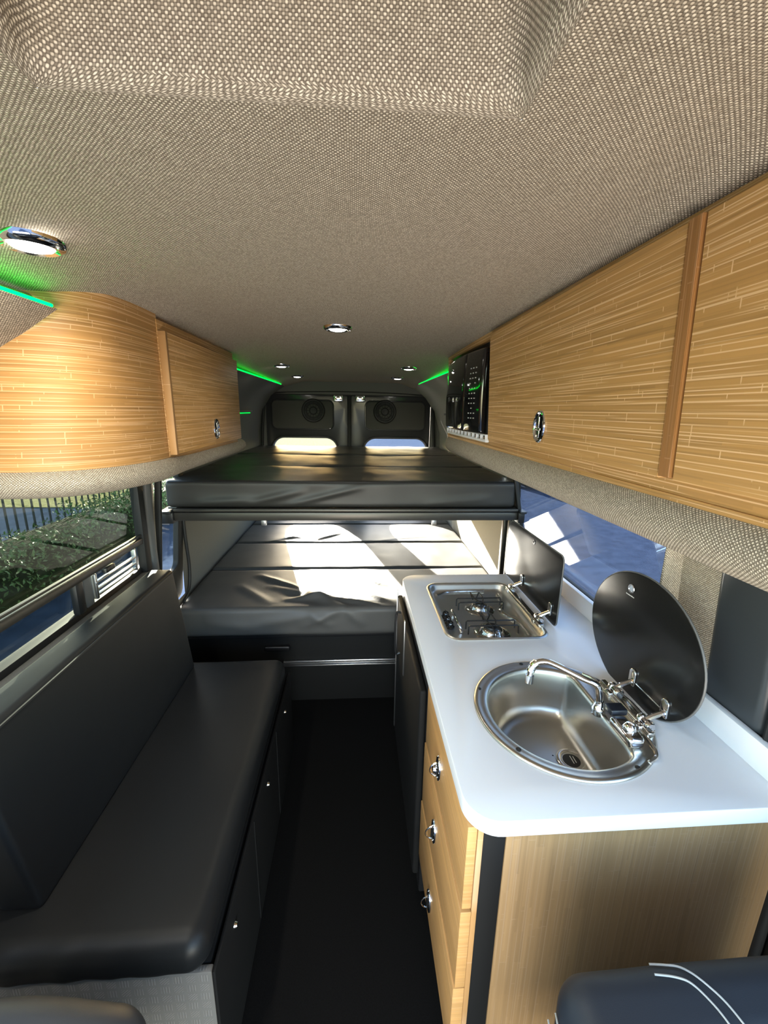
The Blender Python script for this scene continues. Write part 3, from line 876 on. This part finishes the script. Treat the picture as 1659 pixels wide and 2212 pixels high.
for k in range(4):
    y0, y1 = lc[k] + .006, lc[k + 1] - .006
    def dsp(p, n_, k=k):
        p = p.copy()
        if n_.z > .3 or (n_.z > -.2 and p.z > .58):
            f = sum(fold((p.x, p.y), *ff) for ff in low_folds)
            p.z += f + .005 * noise.noise(V((p.x * 2.5, p.y * 2.5, 8 + k))) + .002 * noise.noise(V((p.x * 9, p.y * 7, k)))
        if k == 0 and n_.y < -.3:
            p.y -= sum(fold((p.x, p.z), *ff) for ff in front_folds) + .006 * noise.noise(V((p.x * 4, p.z * 9, 2)))
        return p
    bm = NB(); rbox(bm, -.935, .872 if k else .865, y0, y1, LZ0, LZ1, .026, (110, 34 if k < 3 else 10, 8), dsp)
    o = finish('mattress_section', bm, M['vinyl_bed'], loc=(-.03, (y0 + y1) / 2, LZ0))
    tag(o, llab[k], 'mattress', 'lower bed mattress sections')
lb = thing('bed_base', 'dark box base under the lower rear bed', 'bed base', (-.03, 2.5, 0))
bm = NB(); box(bm, -.94, .875, 2.06, 4.14, .425, .45, .003); finish('bed_board', bm, M['black'], lb)
bm = NB(); box(bm, -.94, .875, 2.10, 2.13, .0, .425, .002); finish('front_panel', bm, M['base_black'], lb)
bm = NB(); box(bm, -.40, .42, 2.07, 2.10, .238, .246, .001); box(bm, -.40, .42, 2.07, 2.10, .254, .260, .001); box(bm, -.40, .42, 2.085, 2.10, .232, .264, .001)
finish('slide_rail', bm, M['alu'], lb)['label'] = 'ribbed aluminium rail across the front of the bed base'
bm = NB(); rbox(bm, -.50, -.36, 2.075, 2.10, .33, .36, .01, (2, 1, 1)); finish('pull', bm, M['black'], lb)

# ------------------------------------------------------------------ bench
bench = thing('bench_sofa', 'long black vinyl bench with backrest below the left window', 'bench', (-.6, 1.2, 0))
BZ0, BZ1 = .428, .53
def seatd(p, n_):
    p = p.copy()
    if p.z > .5: p.z += .004 * noise.noise(V((p.x * 4, p.y * 3, 0)))
    if n_.y < -.3: p.y += .004 * noise.noise(V((p.x * 22, p.z * 3, 5)))
    return p
bm = NB(); rbox(bm, -.86, -.318, .652, 1.72, BZ0, BZ1, .045, (24, 24, 3), seatd, 6)
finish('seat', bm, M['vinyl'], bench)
def backd(p, n_):
    p = p.copy(); t = (p.z - .53) / .43
    p.x -= .072 * t
    p.y += .05 * t if p.y > 1.2 else .0
    return p
bm = NB(); rbox(bm, -.795, -.700, .742, 1.665, .525, .962, .016, (3, 16, 14), backd, 4)
finish('backrest', bm, M['vinyl'], bench)
bm = NB()
def pt(y, z): t = (z - .53) / .43; return (-.700 - .072 * t + .001, y + (.05 * t if y > 1.2 else 0), z)
tube(bm, [pt(.755, .95), pt(1.2, .95), pt(1.65, .95)], .0035, 6)
finish('piping', bm, M['piping'], bench)
bm = NB(); box(bm, -.945, -.322, .69, 1.75, .015, .424, .004)
finish('base', bm, M['base_black'], bench)
bm = NB(); box(bm, -.945, -.315, .672, .688, .015, .424, .004)
finish('end_panel', bm, M['tread'], bench)['label'] = 'grey embossed covering on the near end of the bench base'
bm = NB(); box(bm, -.315, -.306, .668, 1.75, .015, .428, .003)
for y in (1.02, 1.38): box(bm, -.307, -.3035, y - .001, y + .001, .03, .42)
finish('front_board', bm, M['base_black'], bench)
for y in (.80, 1.21, 1.57):
    bm = NB(); lathe(bm, [(.001, .008), (.006, .007), (.008, .002), (.0085, 0)], (-.306, y, .355), 'x', 14)
    finish('lock_button', bm, M['steel_bright'], bench)
bm = NB(); box(bm, -.95, -.885, .35, 1.80, .86, .925, .006); struct('trim_9', bm, M['wall_grey'])

# ------------------------------------------------------------------ galley cabinet, drawers, fridge
gal = thing('kitchen_cabinet', 'bamboo galley cabinet with three drawers under the white worktop', 'cabinet', (.55, .85, 0))
bm = NB(); box(bm, .289, .874, .610, .628, .0, .864, .001)
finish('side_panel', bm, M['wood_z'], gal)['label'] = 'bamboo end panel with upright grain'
bm = NB(); box(bm, .2445, .289, .612, .63, .0, .864, .002)
finish('corner_strip', bm, M['base_black'], gal)['label'] = 'black corner strip'
bm = NB(); box(bm, .2335, .245, .613, 1.06, .12, .864, .001)
finish('carcass', bm, M['wood_edge_pale'], gal)
bm = NB(); box(bm, .26, .275, .63, 1.06, .0, .13, .001); finish('kick_board', bm, M['black'], gal)
for k, (z0, z1) in enumerate(((.653, .862), (.434, .650), (.215, .431))):
    bm = NB(); dx = -.003 * k
    box(bm, .2135 + dx, .2325, .614 - .004 * (k > 0), 1.055, z0, z1, .0015)
    dr = finish('drawer', bm, M['wood_draw'], gal)
    cz = (.748, .545, .300)[k]; cy = .862
    o = None
    bm = NB(); rings = []
    X0 = .2135 + dx
    for s_, h in ((1.0, 0), (1.02, .003), (.96, .006), (.86, .0065), (.78, .003), (.3, .002)):
        rings.append([V((X0 - h, cy + .021 * s_ * math.cos(q), cz + .034 * s_ * math.sin(q))) for q in (2 * PI * j / 28 for j in range(28))])
    loft(bm, rings, True, False, True)
    pl = finish('pull', bm, M['chrome'], dr)
    bm = NB()
    rt_ = [(X0 - .004, cy, cz + .02)] + [(X0 - .004 - .022 * math.sin(a), cy - .003, cz + .020 * math.cos(a)) for a in [PI * j / 10 for j in range(1, 10)]] + [(X0 - .004, cy, cz - .02)]
    tube(bm, rt_, .0017, 8, 3)
    if k == 0:
        lathe(bm, [(.001, -.012), (.010, -.010), (.012, -.004), (.008, 0)], (X0 - .008, cy, cz), 'x', 16)
    finish('ring', bm, M['chrome'], pl)
    bm = NB(); tube(bm, [(X0 - .007, cy, cz + .016), (X0 - .007, cy, cz - .022)], .0045, 8)
    finish('lock', bm, M['steel_bright'], pl)
fr = thing('fridge', 'black built-in fridge beside the drawers under the worktop', 'fridge', (.5, 1.4, 0))
bm = NB(); box(bm, .215, .86, 1.065, 1.75, .03, .862, .004); finish('body', bm, M['black'], fr)
bm = NB(); rbox(bm, .192, .214, 1.072, 1.745, .10, .815, .008, (1, 4, 6)); d = finish('door', bm, M['base_black'], fr)
bm = NB(); box(bm, .188, .1925, 1.735, 1.745, .12, .84, .001); box(bm, .188, .1925, 1.45, 1.462, .60, .84, .001)
finish('edge_strip', bm, M['alu'], d)['label'] = 'thin bright metal edge'
bm = NB(); tube(bm, [(.192, 1.60, .80), (.172, 1.60, .79), (.172, 1.60, .62), (.192, 1.60, .61)], .005, 8, 4); finish('handle', bm, M['black'], d)

# worktop with the two cut-outs
SX, SY, SR = .510, .867, .2095
TX0, TX1, TY0, TY1 = .300, .655, 1.205, 1.665
circ = [(SX + (SR - .012) * math.cos(q), SY + (SR - .012) * math.sin(q)) for q in (2 * PI * k / 64 for k in range(64))]
wt = thing('worktop', 'white laminate worktop with rounded corners and a low upstand', 'worktop', (.53, 1.18, .865))
b = plate([rrect(.208, .862, .590, 1.768, (.004, .004, .065, .065), 10), circ, rrect(TX0 + .012, TX1 - .012, TY0 + .012, TY1 - .012, .045, 6)], .036, .002, lambda u, v, w_: (u, v, .8825 + w_))
finish('slab', b, M['laminate'], wt)
bm = NB(); box(bm, .846, .864, .590, 1.768, .900, .966, .002)
finish('upstand', bm, M['laminate'], wt)

# ------------------------------------------------------------------ sink
sk = thing('sink', 'round stainless steel sink nearest the camera in the white worktop', 'sink', (SX, SY, .90))
def sring(rad, z, chord=None, r0=.02):
    out = []
    for k in range(96):
        q = 2 * PI * k / 96; r = rad
        if chord is not None:
            c = math.cos(q)
            if c > .05:
                rc = chord / c
                # smooth minimum of circle and chord
                kk = .022; h = max(kk - abs(r - rc), 0) / kk
                r = min(r, rc) - h * h * kk * .25
        out.append(V((SX + r * math.cos(q), SY + r * math.sin(q), z)))
    return out
bm = NB()
rings = [sring(SR, .900), sring(SR + .0005, .9025), sring(SR - .003, .9065), sring(SR - .008, .9075), sring(SR - .013, .9055), sring(SR - .022, .9050), sring(.183, .9050, .112),
         sring(.178, .9035, .107), sring(.174, .899, .103), sring(.171, .890, .101), sring(.167, .868, .099), sring(.160, .830, .094), sring(.155, .800, .090), sring(.148, .785, .083), sring(.136, .774, .073), sring(.115, .770, .06),
         sring(.08, .769, .045), sring(.03, .7685), sring(.002, .7683)]
loft(bm, rings)
finish('bowl', bm, M['steel'], sk, sharp=60)
# raised deck ribs on the tap ledge
bm = NB()
rbox(bm, .690, .703, SY - .085, SY + .085, .904, .911, .003, (1, 6, 1))
for y0, y1 in ((.775, .80), (.925, .95)):
    pass
tube(bm, [(.628, .70, .905), (.655, .715, .908), (.668, .76, .908), (.672, .867, .908), (.668, .97, .908), (.650, 1.01, .905)], .0045, 8, 6)
finish('deck_rib', bm, M['steel_bright'], sk)
for dx_, dy_ in ((-.178, .090), (-.150, -.118), (.085, -.178), (-.02, .196)):
    bm = NB(); lathe(bm, [(.0005, .0012), (.0045, .0010), (.006, 0)], (SX + dx_, SY + dy_, .9062), 'z', 12)
    finish('rubber_stud', bm, M['rubber'], sk)
bm = NB(); DX, DY = .553, .848
lathe(bm, [(.0275, .0012), (.030, .003), (.037, .0028), (.040, .0008), (.041, 0)], (DX, DY, .7695), 'z', 32)
lathe(bm, [(.0275, .0012), (.026, -.006), (.024, -.010)], (DX, DY, .7695), 'z', 32)
dn = finish('drain', bm, M['steel_bright'], sk)
bm = NB(); lathe(bm, [(.0005, .0015), (.016, .0015), (.021, -.001), (.0265, -.002)], (DX, DY, .7700), 'z', 24)
plug = finish('plug', bm, M['rubber'], dn)
bm = NB(); box(bm, DX - .003, DX - .0015, DY - .012, DY + .012, .7712, .7722); box(bm, DX + .004, DX + .0055, DY - .010, DY + .010, .7712, .7722)
finish('plug_mark', bm, M['marking'], plug)
# hinge bar and brackets
bm = NB(); rbox(bm, .673, .690, SY - .10, SY + .10, .906, .918, .004, (1, 4, 1))
finish('hinge_bar', bm, M['steel_bright'], sk)
LXs = .735
def hinge(parent, x, y, lx, zc=.915):
    bm = NB()
    lathe(bm, [(.001, -.020), (.010, -.020), (.0125, -.017), (.0125, -.008), (.010, -.006), (.010, .006), (.0125, .008), (.0125, .017), (.010, .020), (.001, .020)], (x, y, zc + .004), 'y', 18)
    rbox(bm, x - .024, x - .004, y - .011, y + .011, zc - .012, zc + .003, .004, (1, 1, 1))
    tube(bm, [(x, y, zc + .012), (x + .014, y, zc + .020), (lx - .004, y, zc + .030)], .0065, 8, 4)
    # flat ear gripping the lid
    b = plate([rrect(y - .012, y + .012, zc + .018, zc + .066, (.006, .012, .012, .006), 5)], .005, .0015, lambda u, v, w_: (lx - .006 + w_, u, v))
    join(bm, b)
    return finish('hinge', bm, M['chrome'], parent)
hinge(sk, .688, .918, LXs); hinge(sk, .688, .800, LXs)
ell = [(.928 + .210 * math.cos(q), 1.058 + .172 * math.sin(q)) for q in (2 * PI * k / 72 for k in range(72))]
b = plate([ell], .006, .002, lambda u, v, w_: (LXs + w_ + (v - 1.0) * .02, u, v))
lid = finish('lid', b, M['lid_glass'], sk); lid['label'] = 'raised oval dark glass lid'
bm = NB()
rg = [V((LXs - .0045 + .0045, .928 + .2100 * math.cos(q), 1.058 + .1720 * math.sin(q))) for q in (2 * PI * k / 72 for k in range(73))]
for p in rg: p.x = LXs + (p.z - 1.0) * .02
tube(bm, rg, .0027, 6, 0, False)
finish('edge_rim', bm, M['grey_plastic'], lid)
bm = NB(); mx, my, mz = LXs - .004 + .0035, .985, 1.178
lathe(bm, [(.008, 0), (.0095, -.0015), (.0115, -.0015), (.0125, 0)], (mx, my, mz), 'x', 24)
finish('finger_hole', bm, M['chrome'], lid)
bm = NB(); lathe(bm, [(.0005, -.0006), (.008, -.0006), (.0085, 0)], (mx + .0003, my - .001, mz), 'x', 20)
finish('hole_disc', bm, plain('pale_blue_disc', (.35, .40, .48), .3), lid)
# small line of illegible lettering below the hole
bm = NB()
for k in range(9):
    y = my + .015 - k * .0037; h = .0022
    box(bm, mx - .0007, mx - .0002, y - .0012, y + .0012, mz - .0205, mz - .0205 + h * (1.0 if k % 3 else 1.3))
finish('lettering', bm, M['marking'], lid)
bm = NB(); box(bm, LXs - .006, LXs - .0032, .815, .905, .945, .9485, .0008)
finish('grip_strip', bm, M['steel_bright'], lid)

# ------------------------------------------------------------------ tap
tp = thing('tap', 'chrome folding tap with a long swivel spout over the round sink', 'tap', (.628, .82, .905))
bm = NB()
rbox(bm, .604, .644, .735, .815, .905, .932, .010, (2, 4, 1))
lathe(bm, [(.014, .0), (.015, .006), (.012, .014), (.008, .018)], (.622, .765, .930), 'z', 20)
lathe(bm, [(.016, 0), (.016, .016), (.012, .022), (.010, .036), (.001, .040)], (.602, .852, .905), 'z', 24)
finish('body', bm, M['chrome'], tp)
bm = NB(); rbox(bm, .608, .650, .812, .842, .928, .944, .004, (1, 2, 1))
finish('handle', bm, M['handle_blue'], tp)['label'] = 'black handle block'
bm = NB()
sp = [(.602, .852, .935), (.598, .853, .962), (.588, .853, .985), (.56, .862, .996), (.53, .880, 1.006), (.50, .900, 1.014), (.482, .912, 1.014), (.463, .918, 1.006), (.450, .916, .990), (.446, .912, .968)]
tube(bm, sp, lambda t: .0085 if t < .25 else .0075, 14, 6)
finish('spout', bm, M['chrome'], tp)
bm = NB(); tube(bm, [(.447, .913, .975), (.4455, .911, .955)], .0105, 14)
for k, t in enumerate((.80, .84, .88, .92)):
    P_ = smooth_path(sp, 10); i = int(t * (len(P_) - 2)); a, b_ = P_[i], P_[i + 1]
    tube(bm, [a - (b_ - a).normalized() * .003, a + (b_ - a).normalized() * .003], .0105, 14)
finish('nozzle', bm, M['chrome'], tp)

# ------------------------------------------------------------------ stove
sv = thing('gas_hob', 'two burner stainless gas hob set in the far end of the worktop', 'hob', ((TX0 + TX1) / 2, (TY0 + TY1) / 2, .90))
def tr(off, z, r): return [V((x, y, z)) for x, y in rrect(TX0 + off, TX1 - off, TY0 + off, TY1 - off, r, 8)]
bm = NB()
loft(bm, [tr(0, .900, .05), tr(-.0005, .9025, .05), tr(.003, .906, .048), tr(.007, .9065, .045), tr(.011, .904, .042), tr(.016, .898, .038), tr(.020, .884, .034), tr(.026, .877, .03), tr(.036, .875, .025), tr(.16, .875, .01)], True, False, True)
finish('tray', bm, M['tray'], sv)
B1, B2 = (.487, 1.475), (.478, 1.295)
for (bx, by), r_ in ((B1, .030), (B2, .037)):
    bm = NB(); lathe(bm, [(r_ + .028, 0), (r_ + .022, .004), (r_ + .006, .005), (r_ + .002, .012), (r_, .018), (r_ - .004, .021), (r_ * .55, .021)], (bx, by, .875), 'z', 32)
    bn = finish('burner', bm, M['steel_bright'], sv)
    bm = NB(); lathe(bm, [(r_ * .62, .018), (r_ * .66, .023), (r_ * .60, .027), (.001, .028)], (bx, by, .875), 'z', 28)
    finish('burner_cap', bm, M['black'], bn)
    # wire pan support: two long bars and a crossing bow, all standing on bent feet
    bm = NB(); L = .088; H = .912
    for dy_ in (-.016, .020):
        tube(bm, [(bx - L, by + dy_, .880), (bx - L, by + dy_, H - .004), (bx - L + .004, by + dy_, H), (bx + L - .004, by + dy_, H), (bx + L, by + dy_, H - .004), (bx + L, by + dy_, .880)], .0026, 6)
    for s_ in (-1, 1):
        x_ = bx + s_ * .018
        tube(bm, [(x_ - .012 * s_, by + .075, .880), (x_ - .004, by + .066, H + .004), (x_, by + .020, H), (bx + .006 * s_, by - .016, H), (bx + .010 * s_, by - .05, H), (bx + .016 * s_, by - .072, .880)], .0026, 6)
    finish('pan_support', bm, M['black'], sv)
bm = NB()
for y in (1.372, 1.41, 1.335):
    lathe(bm, [(.016, 0), (.0165, .006), (.013, .009), (.012, .020), (.010, .022), (.001, .022)], (.338, y, .876), 'z', 20)
    box(bm, .336, .340, y - .012, y + .012, .896, .902, .001)
finish('knob', bm, M['black_gloss'], sv)
bm = NB(); tube(bm, [(.372, 1.30, .877), (.366, 1.304, .896), (.362, 1.325, .902), (.362, 1.40, .902), (.366, 1.425, .896), (.372, 1.43, .877)], .0055, 10, 5)
finish('guard_rail', bm, M['chrome'], sv)
bm = NB(); tube(bm, [(.60, 1.60, .878), (.585, 1.50, .880), (.560, 1.455, .880), (.575, 1.40, .880), (.598, 1.36, .880), (.60, 1.26, .878)], .007, 8, 6)
tube(bm, [(.34, 1.60, .878), (.40, 1.625, .880), (.55, 1.63, .880)], .006, 8, 5)
finish('tray_ridge', bm, M['steel_bright'], sv)
bm = NB(); rbox(bm, .632, .654, 1.27, 1.60, .903, .918, .005, (1, 4, 1))
finish('hinge_bar', bm, M['steel_bright'], sv)
LXh = .695
hinge(sv, .652, 1.575, LXh, .912); hinge(sv, .652, 1.315, LXh, .912)
b = plate([rrect(1.268, 1.775, .906, 1.165, (.02, .055, .022, .02), 8)], .006, .002, lambda u, v, w_: (LXh + w_, u, v))
lid = finish('lid', b, M['steel_lid'] if 'steel_lid' in M else M['lid_glass'], sv); lid['label'] = 'raised dark glass lid with rounded corners'
bm = NB(); olr = rrect(1.268, 1.775, .906, 1.165, (.02, .055, .022, .02), 8)
tube(bm, [(LXh, a, b_) for a, b_ in olr] + [(LXh, olr[0][0], olr[0][1])], .0027, 6, 0, False)
finish('edge_rim', bm, M['grey_plastic'], lid)
bm = NB(); lathe(bm, [(.004, 0), (.005, -.0015), (.009, -.0015), (.010, 0)], (LXh - .0035, 1.50, 1.142), 'x', 20)
finish('finger_hole', bm, M['black_gloss'], lid)

# ------------------------------------------------------------------ cab seat backs at the bottom edge
def seatback(name, label, x0, x1, y0, y1, z0, z1, lines, dip):
    t = thing(name, label, 'vehicle seat', ((x0 + x1) / 2, (y0 + y1) / 2, 0))
    def dd(p, n_):
        p = p.copy(); u = (p.x - (x0 + x1) / 2) / ((x1 - x0) / 2)
        if p.z > z1 - .12: p.z += dip(u)
        p.y += .012 * noise.noise(V((p.x * 5, p.z * 5, 2)))
        return p
    bm = NB(); rbox(bm, x0, x1, y0, y1, z0, z1, .045, (30, 6, 8), dd, 5)
    finish('backrest', bm, M['vinyl_seat'], t)
    def surf(x, y):
        u = (x - (x0 + x1) / 2) / ((x1 - x0) / 2); r = .045; z = z1
        for e in (max(0, y - (y1 - r)), max(0, (x0 + r) - x), max(0, x - (x1 - r))): z -= r - math.sqrt(max(r * r - e * e, 0))
        return z + dip(u) + .0004
    for ln in lines:
        bm = NB(); tube(bm, [(p.x, p.y, surf(p.x, p.y)) for p in smooth_path(ln, 6)], .0014, 6)
        finish('stitching', bm, M['thread'], t)
    bm = NB(); rbox(bm, x0 + .03, x1 - .03, y0 - .38, y1 - .02, .34, .46, .04, (6, 6, 2)); finish('seat', bm, M['vinyl_seat'], t)
    bm = NB(); box(bm, x0 + .1, x1 - .1, y0 - .3, y0 - .05, .0, .34, .02, 3); finish('pedestal', bm, M['black'], t)
    return t
seatback('cab_seat', 'dark leather cab seat with pale double stitching in front of the galley end', .285, .80, .30, .42, .40, .862,
         [[(.272, .385, .860), (.268, .365, .864), (.265, .345, .864)], [(.285, .390, .864), (.280, .368, .868), (.278, .345, .868)],
          [(.431, .410, .868), (.449, .405, .870), (.468, .398, .871), (.486, .376, .871), (.498, .356, .871), (.505, .330, .871)],
          [(.424, .392, .868), (.450, .386, .870), (.467, .377, .871), (.480, .354, .871), (.486, .330, .871)]],
         lambda u: -.018 * max(0, -u) ** 3 + .012 * max(0, u))
seatback('cab_seat', 'dark leather cab seat before the near end of the bench', -.80, -.262, .30, .41, .40, .90,
         [], lambda u: -.018 * max(0, u) ** 3)

# ------------------------------------------------------------------ outside
def ground(name, x0, x1, y0, y1, z, mat):
    bm = NB(); vs_ = [bm.verts.new(p) for p in ((x0, y0, z), (x1, y0, z), (x1, y1, z), (x0, y1, z))]; bm.faces.new(vs_)
    o = struct(name, bm, mat, smooth=False); return o
g = ground('ground', -60, 60, -60, 60, -.60, M['asphalt'])
bm = NB(); box(bm, -40, -.6, 9.5, 60, -.6, -.585); struct('ground_verge', bm, M['grass'])
# hedge and fence left
hd = NB()
for k in range(9000):
    y = random.uniform(1.2, 11); x = -3.55 - random.random() ** 1.5 * .8; zt = .16 + .07 * math.sin(y * 2.1) + .05 * math.sin(y * 5.3)
    z = -.55 + (zt + .55) * (random.random() ** .45)
    if x < -3.9 and z < zt - .2: continue
    s_ = random.uniform(.02, .042); n_ = V((random.gauss(.5, .5), random.gauss(0, .6), random.gauss(.5, .5))).normalized()
    a = n_.orthogonal().normalized(); a = Matrix.Rotation(random.uniform(0, 6.3), 3, n_) @ a; b_ = n_.cross(a); p = V((x, y, z))
    vv = [hd.verts.new(p + a * s_), hd.verts.new(p + b_ * s_ * .45 + n_ * .006), hd.verts.new(p - a * s_), hd.verts.new(p - b_ * s_ * .45 + n_ * .006)]
    hd.faces.new(vv)
tag(finish('hedge', hd, M['leaf'], loc=(-3.9, 6, -.6), smooth=False), 'clipped green hedge seen through the left window', 'hedge', kind='stuff')
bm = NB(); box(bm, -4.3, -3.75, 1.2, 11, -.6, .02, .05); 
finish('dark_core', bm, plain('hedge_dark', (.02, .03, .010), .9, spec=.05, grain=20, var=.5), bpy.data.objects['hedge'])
fn = thing('fence', 'dark metal railing fence behind the hedge outside', 'fence', (-4.7, 6, -.6))
for k in range(60):
    y = 1.6 + k * .16
    bm = NB(); box(bm, -4.71, -4.69, y - .01, y + .01, -.6, 1.35); finish('bar', bm, M['fence'], fn, smooth=False)
for z in (-.4, 1.2):
    bm = NB(); box(bm, -4.72, -4.68, 1.4, 11.3, z, z + .04); finish('cross_rail', bm, M['fence'], fn, smooth=False)
# wall of dark foliage behind the fence
# parked car far right
car = thing('car', 'blue grey car parked on the asphalt beyond the right window', 'car', (5.8, 13.8, -.6))
prof = [(-2.1, .25), (-2.15, .7), (-1.9, .95), (-1.1, 1.02), (-.5, 1.45), (.9, 1.5), (1.6, 1.05), (2.1, .95), (2.15, .3)]
bm = NB()
loft(bm, [[V((5.8 + dx, 13.8 + a, -.6 + b_ if b_ < 1 else -.6 + b_ )) for a, b_ in [(p[0] * s_, p[1]) for p in prof]] for dx, s_ in ((-.85, .97), (-.8, 1), (.8, 1), (.85, .97))], True, True, True)
finish('body', bm, M['car'], car)
bm = NB()
for dx in (-.862, .862): box(bm, 5.8 + dx - .004, 5.8 + dx + .004, 13.35, 14.75, .45, .82, .003)
finish('side_window', bm, M['black_gloss'], car)
for dx in (-.82, .82):
    for dy_ in (-1.3, 1.3):
        bm = NB(); lathe(bm, [(.001, -.1), (.18, -.1), (.20, -.11), (.32, -.1), (.33, 0), (.32, .1), (.2, .11), (.18, .1), (.001, .1)], (5.8 + dx, 13.8 + dy_, -.27), 'x', 24)
        finish('wheel', bm, M['tyre'], car)
print('objects', len(bpy.data.objects))
